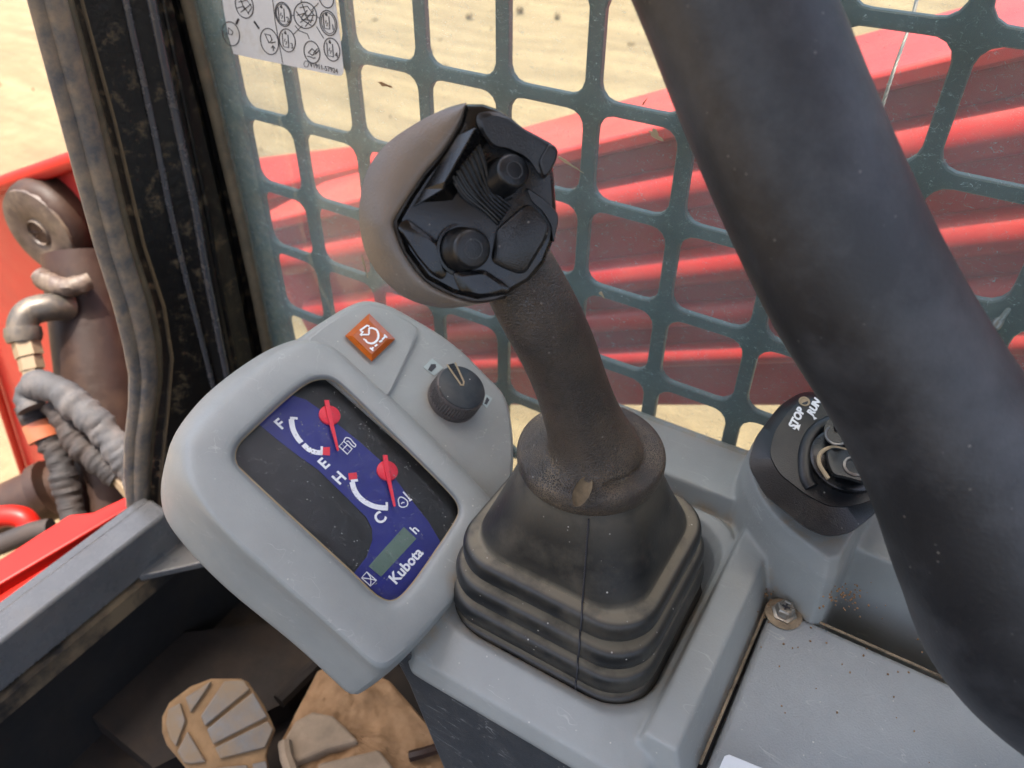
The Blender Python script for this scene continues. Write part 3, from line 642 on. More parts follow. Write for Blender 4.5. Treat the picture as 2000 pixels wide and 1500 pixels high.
# dark floor of the boot well
mk('well_floor', *box(cx-hx+.004, cx+hx-.004, cy_-hy+.004, cy_+hy-.004, -.4535, -.451), 'black_m', con)
# cover panel behind the ridge
zc = -.414
def cv(px, py, h=0): return AX(px, py, 2, zc+h)
cvl = [(.343, .0165), (.343, -.42), (.20, -.42), (.20, .0165)]
cover = loft([np.array([(x, y, -.50) for x, y in ((.342, .016), (.342, -.42), (.19, -.42), (.19, .016))]), np.array([(x, y, z) for (x, y), z in zip(((.343, .0165), (.343, -.42), (.193, -.42), (.193, .0165)), (zc-.006, zc-.006, -.45, -.45))]),
              np.array([(.3405, .0145, zc), (.3405, -.42, zc), (.222, -.42, zc-.004), (.222, .0145, zc-.004)])])
cvr = bevel(mk('cover_panel', *cover, 'grey_d', con), .006, 4, 20)
# seam dust between cover and shell
mk('seam_dust', *join(tube([(x, .0182, zc-.0032) for x in np.linspace(.225, .342, 20)], .0009, 6), tube([(.3450, y, zc-.0022) for y in np.linspace(.018, -.2, 24)], .0009, 6)), 'dustline', con)
bo = cv(1530, 1200)
ring = lathe(bo+A(0, 0, -.0005), A(0, 0, 1), [(.0005, .0), (.0108, .0), (.0112, .0012), (.0085, .0018), (.0005, .0018)], 30)
mk('washer', *ring, 'dustline', con)
bolt = mk('bolt', *lathe(bo+A(0, 0, .0012), A(0, 0, 1), [(.0075, 0), (.0078, .0012), (.0058, .0018), (.0058, .0060), (.0050, .0070), (.0040, .0071), (.0036, .0064), (.0005, .0064)], 6), 'bolt', con, auto=20)
a = bo+A(0, 0, .0079); mk('cross_slot', *join(box(a[0]-.0024, a[0]+.0024, a[1]-.0006, a[1]+.0006, a[2]-.0006, a[2]+.0001), box(a[0]-.0006, a[0]+.0006, a[1]-.0024, a[1]+.0024, a[2]-.0006, a[2]+.0002)), 'ink', bolt, smooth=False)
# black lower panel facing the operator
lp = [(.1955, .206, -.415), (.1975, .02, -.428), (.1975, -.42, -.428), (.1975, -.42, -.66), (.1955, .02, -.66), (.1955, .150, -.62), (.1955, .192, -.45)]
P = np.array(lp); bevel(mk('lower_panel', *loft([P, P+A(.02, 0, 0)]), 'lower', con, smooth=False), .003)
# pod cover: black key-switch housing
kz = -.328
kt = [(1500, 886), (1510, 842), (1542, 797), (1578, 778), (1640, 778), (1700, 820), (1745, 900), (1735, 960), (1690, 985), (1650, 992), (1618, 990), (1575, 968), (1520, 925)]
kb = [(1460, 908), (1474, 856), (1522, 792), (1562, 766), (1640, 762), (1712, 800), (1765, 890), (1755, 960), (1700, 1012), (1664, 1040), (1618, 1050), (1575, 1034), (1494, 968)]
nk = nrm(A(-.30, -.12, 1)); kp0 = AX(1590, 900, 2, kz)
def kq(px, py, h=0): return PL(px, py, kp0+nk*h, nk)
def krp(P, r=16, k=5):
    P = np.asarray(P, float); n = len(P); out = []
    for i in range(n):
        a, b, c = P[i-1], P[i], P[(i+1) % n]; p, q = b+(a-b)*min(r/np.linalg.norm(a-b), .45), b+(c-b)*min(r/np.linalg.norm(c-b), .45)
        for t in np.linspace(0, 1, k): out.append((1-t)**2*p+2*t*(1-t)*b+t*t*q)
    return np.array(out)
def kloop(pts, h, c=(1600, 905)): return np.array([kq(x, y, h) for x, y in star(krp(pts), c, 96, False)])
def shrink(pts, k, c=(1600, 905)): return [(c[0]+(x-c[0])*k, c[1]+(y-c[1])*k) for x, y in pts]
kl = [kloop(kb, -.050), kloop(kb, -.016), kloop(kb, -.006), kloop(shrink(kb, .99), -.0035), kloop(kt, .0012), kloop(shrink(kt, .975), .002), kloop(shrink(kt, .85), .002)]
for l in kl: l[:, 0] = np.minimum(l[:, 0], XS-.012)
hs = mk('switch_housing', *loft(kl), 'black_m', con)
# horseshoe collar round the key barrel
def kc(px, py, h): return kq(px, py, h)
hsl = catmull([(1662, 818), (1622, 822), (1588, 845), (1572, 885), (1574, 930), (1585, 952)], 6)
mk('barrel_ridge', *tube([kc(x, y, .0025) for x, y in hsl], .0042, 10, flat=.6), 'black_m', hs)
V, Fc = lathe(kq(1650, 905, .0), nk, [(.021, 0), (.021, .005), (.019, .0065), (.0005, .0065)], 40); mk('key_barrel', V, Fc, 'black', hs)
th = [kq(1605+0, 768+28, .0022)]
mk('screw_dimple', *lathe(kq(1571, 784, .0022), nk, [(.0034, -.0004), (.0034, .0003), (.0026, .0003), (.0022, -.0003), (.0003, -.0003)], 20), 'gold', hs)
def ktext(s, px, py, size, dirpx):
    o = kq(px, py, .0024); ux = nrm(kq(px+dirpx[0], py+dirpx[1], .0024)-o); uy = np.cross(nk, ux); return text_geo(s, size, o, ux, uy, nk, .00015, shear=.25, bold=.0003)
tri = lambda pts: slab([kq(x, y, .0025) for x, y in pts], nk, .0003)
mk('lettering', *join(ktext('STOP', 1556, 818, .0066, (32, -62)), ktext('RUN', 1590, 796, .0062, (30, -56)), tri([(1553, 830), (1564, 829), (1560, 841)]), tri([(1587, 811), (1596, 817), (1590, 820)])), 'white', hs, smooth=False)
# white label under the cover edge
ln = nrm(np.cross(A(0, 1, 0), A(.222, 0, zc-.004)-A(.193, 0, -.45)));  ln = ln if ln[2] > 0 else -ln
P = [PL(x, y, A(.193, 0, -.45)+ln*.0012, ln) for x, y in ((1415, 1477), (1424, 1474), (1500, 1505), (1476, 1532), (1404, 1502))]
mk('label_sticker', *slab(P, ln, .0005), 'decal', con, smooth=False)
# ---- ignition key
key = thing('ignition_key', 'black plastic headed ignition key hanging on a steel wire in the key switch', 'key', kq(1640, 900, .006))
kh = [(1612, 905), (1608, 880), (1622, 868), (1648, 872), (1690, 885), (1720, 920), (1700, 950), (1650, 935), (1622, 930)]
bevel(mk('head', *loft([kloop(kh, .012, (1655, 908)), kloop(kh, .020, (1655, 908)), kloop(shrink(kh, .82, (1655, 908)), .022, (1655, 908))]), 'black', key), .0006)
mk('blade', *tube([kq(1655, 905, .004), kq(1655, 908, .014)], .0035, 8), 'steel', key)
mk('rivet', *lathe(kq(1668, 912, .0215), nk, [(.0062, 0), (.0062, .0012), (.0050, .0016), (.0045, .0004), (.0003, .0004)], 28), 'steel', key)
mk('bow_edge', *tube(catmull([kq(1618, 935, .0205), kq(1600, 905, .0205), kq(1604, 884, .0205), kq(1625, 874, .0205), kq(1655, 880, .0205)], 6), .0012, 8), 'gold', key)
mk('split_ring', *tube([kq(1637+24*math.cos(t), 848+20*math.sin(t), .020+.004*math.sin(t)) for t in np.linspace(0, 2*math.pi, 40)], .0008, 8), 'steel', key)
mk('fob', *loft([kloop([(1608, 850), (1612, 822), (1636, 812), (1670, 828), (1680, 860), (1650, 868), (1620, 862)], .010, (1645, 842)), kloop([(1608, 850), (1612, 822), (1636, 812), (1670, 828), (1680, 860), (1650, 868), (1620, 862)], .018, (1645, 842))]), 'black', key)
# ---- steel wires
def wire(name, label, pts, r):
    P = resample(catmull(pts, 10), 160); fr = frames(P); parts = []
    for s in range(5):
        t = np.linspace(0, 2*math.pi*.9*len(P)/10, len(P))+s*2*math.pi/5
        parts.append(tube([p+r*.55*(math.cos(x)*a+math.sin(x)*b) for p, (a, b), x in zip(P, fr, t)], r*.5, 5))
    wi = thing(name, label, 'wire', P[-1]); mk('strands', *join(*parts), 'steel', wi); return wi
wire('steel_wire', 'thin twisted steel wire running from the window down behind the padded bar to the key', [D(1800, -40, .47), D(1780, 40, .465), D(1745, 140, .46), D(1700, 280, .46), D(1630, 480, .46), D(1592, 640, .465), D(1592, 730, .47), D(1612, 790, .475), kq(1637, 838, .02)], .0011)
w2 = wire('steel_wire', 'short twisted steel wire with crimped end beside the dark padded bar', [D(2060, 470, .43), D(2010, 545, .43), D(1980, 590, .43), D(1950, 630, .43)], .0015)
mk('crimp', *lathe(D(1950, 627, .43)-A(0, 0, .002), nrm(D(1980, 590, .43)-D(1950, 630, .43)), [(.0005, -.004), (.0024, -.003), (.0028, 0), (.0024, .003), (.0012, .004)], 14), 'steel', w2)

# ================================================================== INSTRUMENT PANEL
TH = math.radians(30); qn = A(0, -math.sin(TH), math.cos(TH)); qv = A(0, math.cos(TH), math.sin(TH)); qu = A(1, 0, 0); q0 = A(0, .18, -.395)
def Q(px, py, h=0.): return PL(px, py, q0+qn*h, qn)
def Ql(pts, h): return np.array([Q(x, y, h) for x, y in pts])
pan = thing('instrument_panel', 'grey instrument panel with fuel and temperature gauges, amber switch and throttle knob', 'instrument panel', Q(745, 1320, -.05))
lc = (680, 956)
lens = [(462, 905), (465, 872), (500, 835), (560, 780), (604, 748), (640, 742), (668, 756), (760, 845), (870, 955), (892, 985), (892, 1010), (850, 1075), (800, 1145), (768, 1172), (735, 1162), (680, 1110), (560, 1000), (485, 930)]
def exp(pts, k): return [(lc[0]+(x-lc[0])*k, lc[1]+(y-lc[1])*k) for x, y in pts]
face = [(372, 885), (382, 845), (430, 790), (500, 722), (556, 684), (606, 670), (650, 684), (700, 728), (800, 820), (900, 920), (958, 985), (962, 1008), (900, 1140), (872, 1185), (800, 1262), (752, 1302), (730, 1296), (640, 1216), (520, 1108), (430, 1022), (385, 950)]
side = [(330, 890), (340, 842), (398, 768), (480, 704), (545, 670), (608, 656), (656, 668), (704, 712), (806, 806), (910, 912), (970, 980), (972, 1010), (905, 1150), (876, 1192), (805, 1272), (748, 1322), (722, 1308), (620, 1215), (480, 1100), (398, 1020), (340, 945)]
NN = 120
def sl2(pts, h): return np.array([Q(x, y, h) for x, y in star(pts, lc, NN)])
S_ = star(side, lc, NN); F_ = star(face, lc, NN); L_ = star(lens, lc, NN)
def mixl(a, b, t): return a*(1-t)+b*t
def Q2(l, h): return np.array([Q(x, y, h) for x, y in l])
top = Q2(mixl(S_, F_, 0), -.012)
loops = []
b0 = Q2(S_, -.014)
bc = b0.mean(0)-qn*.055
loops += [bc+(b0-qn*.055-bc)*.8, bc+(b0-qn*.055-bc)*.98, b0-qn*.054, b0-qn*.02, b0, Q2(mixl(S_, F_, .35), -.0035), Q2(mixl(S_, F_, .7), .0045), Q2(F_, .0075), Q2(mixl(F_, L_, .25), .0088), Q2(mixl(F_, L_, .68), .0082), Q2(mixl(F_, L_, .87), .0074), Q2(mixl(F_, L_, .93), .0055), Q2(mixl(F_, L_, .975), .0016), Q2(L_, -.0005)]
V, Fc = loft(loops, True, False); bz = mk('bezel', V, Fc, 'grey', pan, auto=60)
ss = bz.modifiers.new('sub', 'SUBSURF'); ss.levels = 1; ss.render_levels = 1
# switch deck to the right
dcx = (815, 770)
deck = [(560, 690), (592, 655), (640, 622), (680, 599), (716, 588), (760, 598), (810, 625), (860, 655), (905, 690), (950, 735), (982, 770), (996, 812), (1002, 870), (1000, 930), (985, 990), (920, 985), (760, 850), (640, 745)]
Dk = star(deck, dcx, NN)
def dl(k, h): return np.array([Q(x, y, h) for x, y in np.array(dcx)+(Dk-np.array(dcx))*k])
t_ = dl(1.0, -.004)
V, Fc = loft([t_-qn*.05, t_-qn*.006, t_, dl(.985, -.0012), dl(.965, 0)])
mk('switch_deck', V, Fc, 'grey', pan)
rs = [(596, 680), (604, 660), (640, 632), (682, 606), (716, 596), (758, 606), (800, 628), (815, 640), (816, 656), (800, 690), (765, 765), (752, 782), (700, 740)]
V, Fc = loft([Ql(rs, -.002), Ql(rs, .0022), np.array([Q(x, y, .0032) for x, y in [(700+(x-700)*.96, 680+(y-680)*.96) for x, y in rs]])]); mk('raised_pad', V, Fc, 'grey', pan, auto=30)
# amber switch
am = mk('amber_switch', *loft([Ql([(674, 656), (721, 612), (772, 662), (726, 706)], .002), Ql([(674, 656), (721, 612), (772, 662), (726, 706)], .0060), Ql([(689, 656), (721.5, 626), (757, 662), (726, 692)], .0078)]), 'amber', pan, smooth=False)
P1 = []
pxm = np.linalg.norm(Q(700, 700)-Q(701, 700))
def qstrip(pts, wpx, h, closed=False): P1.append(strip_pts(Ql(pts, h), wpx*pxm, qn, closed, .00012))
def cpx(x, y): return (640+x*.19, 590+y*.19)
arc = [cpx(*p) for p in ((385, 385), (410, 415), (460, 425), (505, 395), (522, 345), (505, 290), (460, 268), (425, 270))]
qstrip(catmull(arc, 4), 4, .0081)
qstrip([cpx(430, 250), cpx(405, 240), cpx(335, 290), cpx(345, 300)], 3.4, .0081); qstrip([cpx(425, 270), cpx(425, 330)], 3.2, .0081); qstrip([cpx(425, 335), cpx(355, 335), cpx(340, 345)], 3, .0081); qstrip([cpx(345, 300), cpx(365, 300), cpx(335, 340)], 3, .0081); qstrip([cpx(365, 380), cpx(385, 385)], 3, .0081)
for p in (((435, 470), (470, 500)), ((455, 480), (470, 465)), ((485, 455), (510, 435)), ((530, 410), (560, 395)), ((560, 385), (600, 345)), ((580, 335), (610, 365))): qstrip([cpx(*p[0]), cpx(*p[1])], 3.4, .0081)
mk('symbol', *join(*P1), 'white', am, smooth=False)
# throttle knob
kb_ = Q(884, 780, 0); kr = 49*pxm*1.03
def knob():
    n = 108; th = np.linspace(0, 2*math.pi, n, endpoint=False); L = []
    for r, h, kn in ((kr*1.02, 0, 0), (kr*1.02, .0035, 0), (kr, .0045, .022), (kr*.985, .0135, .022), (kr*.985, .0142, 0), (kr*.955, .0160, 0), (kr*.93, .0163, 0)):
        rr = r*(1+kn*np.where(np.arange(n) % 2 == 0, 1, -1)); L.append(kb_+qn*h+np.outer(rr*np.cos(th), qu)+np.outer(rr*np.sin(th), qv))
    return loft(L)
kk = mk('throttle_knob', *knob(), 'knurl', pan, auto=20)
mk('cap', *lathe(kb_+qn*.0160, qn, [(kr*.925, 0), (kr*.92, .0009), (kr*.90, .0012), (.0004, .0012)], 48), 'knobtop', kk)
kn2 = .0175
V, Fc = strip_pts([Q(*p, h=kn2) for p in ((873, 712), (898, 748), (900, 752), (905, 752), (906, 746), (889, 708))], .0011, qn, False, .0002); mk('pointer_outline', V, Fc, 'gold', kk, smooth=False)
P = [Q(*p, h=kn2-.0001) for p in ((875, 712), (899, 748), (903, 748), (887, 709))]; mk('pointer', *slab(P, qn, .0002), 'black', kk, smooth=False)
for poly, ic in (([(827, 717), (844, 700), (866, 718), (848, 734)], [(836, 722), (842, 711), (851, 711), (852, 717), (843, 726)]), ([(942, 788), (950, 770), (962, 778), (951, 797)], [(946, 788), (951, 775), (956, 781), (951, 790)])):
    tg = mk('speed_sticker', *slab(Ql(poly, .0005), qn, .0004), 'tag', pan, smooth=False)
    mk('animal_mark', *slab(Ql(ic, .0008), qn, .0003), 'ink', tg, smooth=False)
# gauge face
gf = mk('gauge_face', *slab(Q2(L_, -.0040), qn, .001), 'dial', pan, smooth=False)
def g2(x, y): return (450+x/3.261, 730+y/3.261)
HF = -.0036
band = [(178, 318), (240, 260), (320, 195), (395, 138), (480, 165), (560, 220), (700, 335), (830, 440), (980, 575), (1130, 775), (1260, 940), (1340, 1075), (1200, 1290), (1120, 1390), (1040, 1440), (1000, 1440), (930, 1400), (860, 1335), (785, 1272), (868, 1165), (905, 1060), (903, 985), (865, 912), (770, 818), (650, 700), (560, 612), (430, 520), (300, 420)]
mk('blue_band', *slab(Ql([g2(*p) for p in band], HF), qn, .0002), 'blue', gf, smooth=False)
mk('lcd', *slab(Ql([g2(*p) for p in ((1105, 975), (1185, 1050), (960, 1292), (880, 1226))], HF+.0003), qn, .0002), 'lcd', gf, smooth=False)
HP = HF+.0003; P1 = []
def gs(pts, wd, closed=False, sm=True):
    p = catmull([g2(*q) for q in pts], 5, closed) if sm else [g2(*q) for q in pts]
    P1.append(strip_pts(Ql(p, HP), wd/3.261*pxm, qn, closed, .00012))
gs([(388, 290), (398, 350), (425, 405), (452, 438)], 30); gs([(465, 450), (500, 482), (545, 500), (585, 503)], 30); gs([(380, 282), (428, 284)], 15, sm=False); gs([(580, 510), (582, 462)], 13, sm=False)
gs([(775, 690), (792, 745), (830, 795), (885, 832), (940, 850), (1000, 855)], 30); gs([(768, 682), (812, 678)], 14, sm=False); gs([(996, 866), (996, 818)], 13, sm=False)
ux = qu; uy = qv
def qtext(s, x, y, size, bold=.0003, **k): return text_geo(s, size, Q(*g2(x, y), h=HP), ux, uy, qn, .00012, bold=bold, **k)
for s, x, y in (('F', 318, 322), ('E', 596, 574), ('H', 695, 665), ('C', 955, 920)): P1.append(qtext(s, x, y, .0100, .00025))
P1.append(qtext('h', 1174, 994, .0085, .0001))
P1.append(qtext('Kubota', 1122, 1222, .0093, .00022))
gs([(868, 1262), (930, 1316), (893, 1352), (835, 1300)], 6, True, False); gs([(868, 1262), (893, 1300), (893, 1352)], 5); gs([(930, 1316), (885, 1306), (835, 1300)], 5)
gs([(692, 462), (722, 430), (775, 478), (745, 512)], 7, True, False); gs([(706, 446), (760, 495)], 0.1, sm=False); gs([(716, 482), (745, 452)], 6, sm=False); gs([(722, 430), (735, 408), (760, 412), (785, 440), (798, 452), (792, 466), (775, 456), (752, 430), (740, 432)], 6)
gs([(1070, 800), (1085, 785), (1110, 795), (1128, 815), (1125, 840), (1100, 850), (1078, 842), (1072, 822)], 6, True); gs([(1100, 752), (1145, 802)], 8, sm=False); gs([(1145, 802), (1150, 808)], 20, sm=False); gs([(1088, 828), (1098, 818), (1108, 822)], 6, sm=False)
mk('printing', *join(*P1), 'white', gf, smooth=False)
for poly in ([(588, 468), (634, 466), (634, 520), (586, 516)], [(752, 634), (804, 628), (808, 668), (756, 676)]):
    mk('red_zone', *slab(Ql([g2(*p) for p in poly], HP+.0001), qn, .0002), 'redp', gf, smooth=False)
for hub, tail, tip in (((630, 268), (612, 170), (686, 490)), ((997, 622), (985, 520), (1046, 845))):
    hc = Q(*g2(*hub), h=-.0034)
    nd = mk('needle', *lathe(hc, qn, [(62/3.261*pxm, 0), (62/3.261*pxm, .0014), (54/3.261*pxm, .002), (.0003, .002)], 40), 'redp', pan)
    mk('pointer', *strip_pts(Ql([g2(*tail), g2(*hub), g2(*tip)], -.0008), np.array([26, 26, 10])/3.261*pxm, qn, False, .0006), 'redp', nd, smooth=False)
lensd = np.array(lc)+(L_-np.array(lc))*1.0
V, Fc = loft([Q2(L_, -.0004), Q2(L_, .0008), Q2(mixl(L_, np.array(lc), .02), .0012)]); mk('lens', V, Fc, 'lens', pan, auto=30)
mk('lens_gasket', *tube(np.vstack([Q2(mixl(L_, np.array(lc), -.008), .0008), Q2(mixl(L_, np.array(lc), -.008), .0008)[:1]]), .0007, 6), 'gold', pan)

# ================================================================== JOYSTICK
joy = thing('joystick', 'black joystick with worn palm grip, thumb buttons and dusty rubber bellows boot', 'joystick', (bx, by, -.455))
# boot
BN = 96
def bl(hx, hy, r, z, ox=0., oy=0.): return L3(rrect(bx+ox, by+oy, hx, hy, r, BN), z)
rows = []; dusts = []
def add(hx, hy, r, z, d=0.0): rows.append(bl(hx, hy, r, z)); dusts.append(d)
add(.030, .030, .0299, -.290); add(.0345, .0345, .0344, -.294); add(.036, .0365, .033, -.300, .35); add(.0400, .0420, .031, -.318, .1); add(.0440, .0475, .028, -.334); add(.0468, .0512, .025, -.3440, .15); add(.0472, .0518, .025, -.3470, .9)
zb = -.3480
for k in range(4):
    o = (-.0004, .0030, .0052, .0058)[k]; z = zb-k*.0182
    for dr, dz, du in ((-.0085, .0004, 1.0), (-.0060, .0002, 1.0), (-.0034, -.0002, .85), (-.0018, -.0008, .15), (-.0002, -.0028, .02), (.0005, -.0060, 0), (.0006, -.0095, 0), (.0001, -.0126, 0), (-.0018, -.0148, .05), (-.0050, -.0160, .4), (-.0080, -.0166, .9)):
        add(.0548+o+dr, .0596+o+dr, .0265+dr, z+dz, du)
add(.052, .057, .022, zb-.076, .3); add(.047, .051, .02, -.4495, .6)
V, Fc = loft(rows); bt_ = mk('boot', V, Fc, 'boot', joy, dust=np.repeat(dusts, BN), auto=70)
ss = bt_.modifiers.new('sub', 'SUBSURF'); ss.levels = 1; ss.render_levels = 1
# boot mould seam on the operator's side corner
seam = []
for l in rows[2:-1]:
    c = np.array([bx, by]); a = math.radians(205); i = int(round(a/(2*math.pi)*BN)) % BN; d = nrm(np.r_[l[i][:2]-c, 0]); seam.append(l[i]+d*.0003)
mk('mould_seam', *tube(seam, .0005, 6), 'ink', joy)
# collar + grip stem
zcq = -.288
ck = A(bx, by, zcq)
HD = .335; u_ = HD/FPX
colr = lathe(A(bx, by, 0), A(0, 0, 1), [(.030, -.300), (.0375, -.2985), (.0390, -.295), (.0394, -.2895), (.0386, -.2860), (.035, -.2845), (.029, -.2830), (.0245, -.2805), (.0215, -.277), (.017, -.274)], 64)
stem_px = [(1160, 895, 96, .411), (1156, 872, 92, .4075), (1147, 842, 80, .4015), (1132, 800, 74, .393), (1113, 745, 72, .383), (1090, 685, 75, .373), (1058, 620, 78, .363), (1026, 560, 78, .361), (1000, 510, 74, .366), (980, 470, 60, .370)]
sp_ = catmull([np.r_[D(x, y, d), hw*d/FPX] for x, y, hw, d in stem_px], 5)
stem = tube(sp_[:, :3], sp_[:, 3], 40)
gr = mk('grip_stem', *join(colr, stem), 'collar', joy); remesh(gr, .0012, 13, .5)
# dusty screw recess in the collar
rc = PL(1136, 962, ck+A(0, 0, .0052), A(0, 0, 1)); nr = nrm(A(-.35, -.3, 1)); aL = nrm(D(1150, 930, .39)-D(1122, 990, .39)); aL = nrm(aL-nr*(aL@nr)); aS = np.cross(nr, aL)
th = np.linspace(0, 2*math.pi, 28, endpoint=False)
rcc = [rc+nr*h+np.outer(np.cos(th)*a, aL)+np.outer(np.sin(th)*b, aS) for a, b, h in ((.0086, .0040, .0022), (.0074, .0030, .0010), (.0004, .0002, -.0002))]
mk('screw_recess', *loft(rcc, False, True), 'recess', joy)
# split line down the stem
spl = [D(x, y, d-.030*0) for x, y, d in ((1150, 640, .33), (1162, 690, .34), (1170, 740, .35), (1180, 790, .36))]
# ---- head, in a local frame that faces the operator
hc = D(895, 410, HD); e3 = -nrm(hc); e1 = nrm(RT-e3*(RT@e3)); e2 = np.cross(e3, e1)
def Hd(px, py, h=0.): return hc+u_*((px-895)*e1+(410-py)*e2+h*e3)*1.0
sil = catmull([(912, 210), (875, 220), (820, 246), (762, 284), (724, 330), (706, 385), (702, 440), (714, 498), (748, 550), (800, 588), (865, 603), (930, 596), (985, 582)], 6)
bnd = catmull([(913, 212), (902, 245), (882, 280), (856, 314), (829, 344), (798, 388), (771, 429), (771, 446), (788, 492), (826, 545), (880, 576), (930, 590), (988, 582)], 6)
K = 64; sil = resample(sil, K); bnd = resample(bnd, K)
tt = np.linspace(0, 1, K); hb = 12+26*np.sin(np.pi*np.clip(tt*1.0, 0, 1))**.7*np.where(tt < .55, 1, 1-.45*(tt-.55)/.45)
loops = []
for s in (-.10, -.06, 0, .08, .18, .32, .48, .64, .78, .88, .95, .985, 1.0):
    ss_ = max(s, 0); p = sil*(1-ss_)+bnd*ss_
    if s < 0: c = np.array([880, 415]); p = c+(sil-c)*(1+s*.9); h = np.full(K, s*550)
    else: h = (hb+8)*np.sin(min(s, .9)/.9*math.pi/2)-8*1; h = h-np.where(s > .93, (s-.93)*80, 0)
    loops.append(np.array([Hd(x, y, z) for (x, y), z in zip(p, h)]))
loops.append(np.array([Hd(x, y, -34) for (x, y) in bnd])); 
loops.append(np.array([Hd(x, y, -60) for (x, y) in (bnd*.8+sil*.2)]))
V, Fc = loft(loops, False, False, closed=False)
ps = mk('palm_shell', V, Fc, 'palm', joy, auto=50)
# back of the head
full = [(912, 210), (875, 220), (820, 246), (762, 284), (724, 330), (706, 385), (702, 440), (714, 498), (748, 550), (800, 588), (865, 603), (930, 596), (985, 582), (1045, 545), (1080, 490), (1088, 430), (1084, 375), (1070, 320), (1030, 268), (985, 230)]
fl_ = star(full, (895, 410), 64); c9 = np.array([895, 410])
bk = [(.15, -190), (.45, -178), (.7, -150), (.86, -112), (.95, -70), (.985, -30), (.985, -12)]
V, Fc = loft([np.array([Hd(x, y, h) for x, y in c9+(fl_-c9)*k]) for k, h in bk]); mk('head_back', V, Fc, 'palm', joy)
# face plate
fo = [(914, 211), (904, 245), (884, 280), (858, 314), (831, 344), (800, 388), (774, 430), (774, 448), (790, 492), (828, 545), (880, 574), (930, 587), (988, 578), (1035, 552), (1066, 515), (1084, 470), (1090, 425), (1087, 380), (1082, 330), (1045, 278), (1000, 236), (975, 220), (945, 211)]
fo = np.array(fo, float); cf = np.array([945, 410])
V, Fc = loft([np.array([Hd(x, y, h) for x, y in cf+(fo-cf)*k]) for k, h in ((.99, -40), (.99, -4), (.965, 6), (.93, 10))]); fpz = mk('face_plate', V, Fc, 'black', joy, auto=30)
def rpoly(P, r=9, k=4):
    P = np.asarray(P, float); n = len(P); out = []
    for i in range(n):
        a, b, c = P[i-1], P[i], P[(i+1) % n]; la, lc_ = np.linalg.norm(a-b), np.linalg.norm(c-b)
        p, q = b+(a-b)*min(r/la, .45), b+(c-b)*min(r/lc_, .45)
        for t in np.linspace(0, 1, k): out.append((1-t)**2*p+2*t*(1-t)*b+t*t*q)
    return np.array(out)
def blk(name, poly, h0, h1, k=.9, mat='black', par=None, tilt=None, bev=.0008):
    h1 += 8
    P = rpoly(poly); c = P.mean(0); t = tilt or (lambda x, y: 0)
    V, Fc = loft([np.array([Hd(x, y, h0) for x, y in P]), np.array([Hd(x, y, h1-5+t(x, y)) for x, y in P]), np.array([Hd(x, y, h1+t(x, y)) for x, y in c+(P-c)*k])])
    return bevel(mk(name, V, Fc, mat, par or joy, auto=32), bev*.7, 3, 40)
# upper rocker switch
rk = blk('rocker_switch', [(931, 248), (932, 238), (940, 232), (960, 230), (992, 240), (1018, 260), (1074, 289), (1083, 300), (1080, 318), (1066, 347), (1056, 354), (1038, 326), (1021, 312), (985, 297), (963, 295), (946, 279), (936, 262)], 0, 36, .86, 'black_m', joy, lambda x, y: (x-1000)*.06)
blk('rocker_tip', [(1046, 322), (1066, 288), (1076, 291), (1084, 301), (1081, 318), (1066, 347), (1056, 352)], 20, 46, .86, 'black_m', rk)
mk('dimple', *lathe(Hd(1036, 292, 39), e3, [(9*u_, -.0006), (9*u_, .0003), (7*u_, .0003), (5*u_, -.0004), (.0001, -.0004)], 20), 'black', rk)
# thumb wedge: one bright facet, one dark facet, then the fluted valley
R1, R2, R3 = Hd(929, 261, 58), Hd(872, 358, 64), Hd(868, 373, 56)
L1, L2, L3_ = Hd(896, 272, 26), Hd(829, 372, 26), Hd(810, 404, 26)
E1, E2 = Hd(950, 284, 20), Hd(884, 392, 14)
B_ = [Hd(*p, h=-6) for p in ((896, 272), (829, 372), (810, 404), (884, 396), (950, 286), (929, 258))]
V = [R1, R2, R3, L1, L2, L3_, E1, E2]+B_
Fc = [(3, 4, 1, 0), (4, 5, 2, 1), (0, 1, 7, 6), (1, 2, 7), (5, 10, 11, 7, 2), (3, 8, 9, 4), (4, 9, 10, 5), (7, 11, 12, 6), (6, 12, 13, 0), (0, 13, 8, 3)]
wd = bevel(mk('thumb_wedge', V, Fc, 'black', joy, smooth=False), .0005)
a0, a1 = np.array([(884, 348), (908, 384), (945, 412), (972, 438)]), np.array([(934, 292), (948, 330), (960, 372), (997, 402)])
vl = [catmull(a0*(1-t)+a1*t, 6) for t in np.linspace(-.06, 1.06, 8)]
hv = np.linspace(46, 16, len(vl[0]))
V, Fc = loft([np.array([Hd(x, y, h-3) for (x, y), h in zip(l, hv)]) for l in vl], False, False, closed=False); mk('valley', V, Fc, 'black', wd)
for t in np.linspace(0.02, .98, 7):
    pts = catmull(a0*(1-t)+a1*t, 6); mk('flute', *tube([Hd(x, y, h) for (x, y), h in zip(pts, hv)], np.linspace(4.2, 3.2, len(pts))*u_, 8), 'black_m', wd)
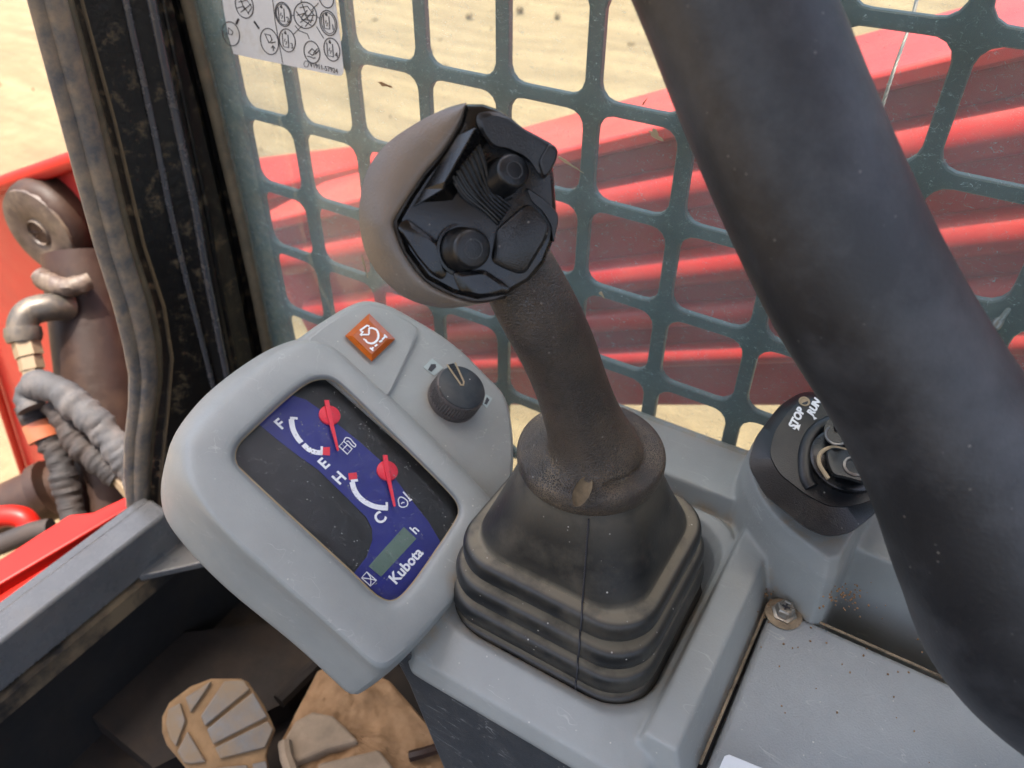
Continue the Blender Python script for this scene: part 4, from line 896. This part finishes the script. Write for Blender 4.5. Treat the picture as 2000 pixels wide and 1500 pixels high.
# thumb buttons
def button(px, py, r, base, dirn, h, tilt=.35):
    axd = nrm(e3+tilt*(dirn[0]*e1+dirn[1]*e2)); r *= u_
    b = mk('thumb_button', *lathe(Hd(px, py, base), axd, [(r*1.12, 0), (r*1.10, h*.22), (r, h*.30), (r*.99, h*.84), (r*.94, h*.94), (r*.84, h*.99), (r*.8, h), (.0003, h*1.0)], 48), 'black_m', joy, auto=60)
    mk('ring_mark', *lathe(Hd(px, py, base), axd, [(r*.50, h*.98), (r*.50, h*1.015), (r*.44, h*1.015), (r*.44, h*.98)], 32), 'lower', b)
    mk('dark_skirt', *lathe(Hd(px, py, base-2), axd, [(r*1.35, -.001), (r*1.35, .0008), (r*1.22, .0010), (r*1.18, -.0004)], 40), 'black', b)
button(978, 350, 34, 8, (.9, .5), .0125, .5)
button(900, 486, 39, 8, (.9, .15), .0130, .45)
# lower right pad, left rib, bottom wedge
blk('thumb_pad', [(1024, 400), (1038, 401), (1056, 418), (1070, 438), (1067, 462), (1026, 530), (1011, 533), (984, 523), (961, 511), (959, 500), (969, 447)], 0, 30, .84, 'black_m', joy, lambda x, y: (x-1015)*.12)
blk('side_flap', [(1024, 366), (1056, 386), (1088, 416), (1089, 432), (1080, 476), (1076, 440), (1058, 412), (1036, 394)], 0, 22, .94, 'black_m', joy)
blk('left_rib', [(777, 442), (794, 426), (846, 464), (858, 476), (862, 506), (872, 532), (862, 545), (842, 534), (814, 500), (793, 466)], 0, 24, .80, 'black', joy, lambda x, y: (x-820)*-.08)
blk('lower_wedge', [(881, 530), (910, 526), (946, 526), (985, 552), (998, 565), (972, 576), (930, 578), (896, 568)], 0, 20, .72, 'black', joy)
blk('dusty_ledge', [(795, 420), (809, 410), (852, 448), (850, 462)], -4, -2, .9, 'trim', joy)
# ================================================================== PADDED BAR
bar = thing('padded_lap_bar', 'thick black foam padded safety bar crossing above the grey console', 'safety bar', D(1900, 1100, .34))
bp = [(1382, -110, 172, .272), (1428, 0, 172, .275), (1488, 150, 173, .28), (1576, 360, 172, .286), (1672, 560, 170, .292), (1786, 750, 168, .298), (1886, 920, 184, .304), (1962, 1080, 202, .31), (2045, 1210, 228, .315), (2180, 1310, 240, .318), (2360, 1400, 240, .325), (2560, 1500, 232, .34), (2760, 1600, 215, .37), (2950, 1690, 200, .41)]
B4 = catmull([np.r_[D(x, y, d), hw*d/FPX] for x, y, hw, d in bp], 10)
mk('foam_sleeve', *tube(B4[:, :3], B4[:, 3], 56), 'foam', bar)
parts = []
def crumb(p, r):
    V, Fc = lathe(p, nrm(rng.standard_normal(3)), [(r*.4, -r*.6), (r, -r*.2), (r*.9, r*.3), (r*.3, r*.7)], 5); return V, Fc
for cxp, cyp, sp1, zz, cnt in ((1655, 1165, 22, -.386, 60), (1490, 1150, 16, zc+.001, 40), (1560, 1200, 60, zc, 25), (1650, 1300, 160, zc, 40)):
    for _ in range(cnt):
        q = AX(cxp+sp1*rng.standard_normal(), cyp+sp1*.6*rng.standard_normal(), 2, zz)
        parts.append(crumb(q, .0004+.0005*rng.random()))
cr = mk('dirt_crumbs', *join(*parts), 'mud', smooth=False); cr['kind'] = 'stuff'; tag(cr, 'tiny brown dirt crumbs scattered over the grey console', 'dirt')
print('objects', len(bpy.data.objects))
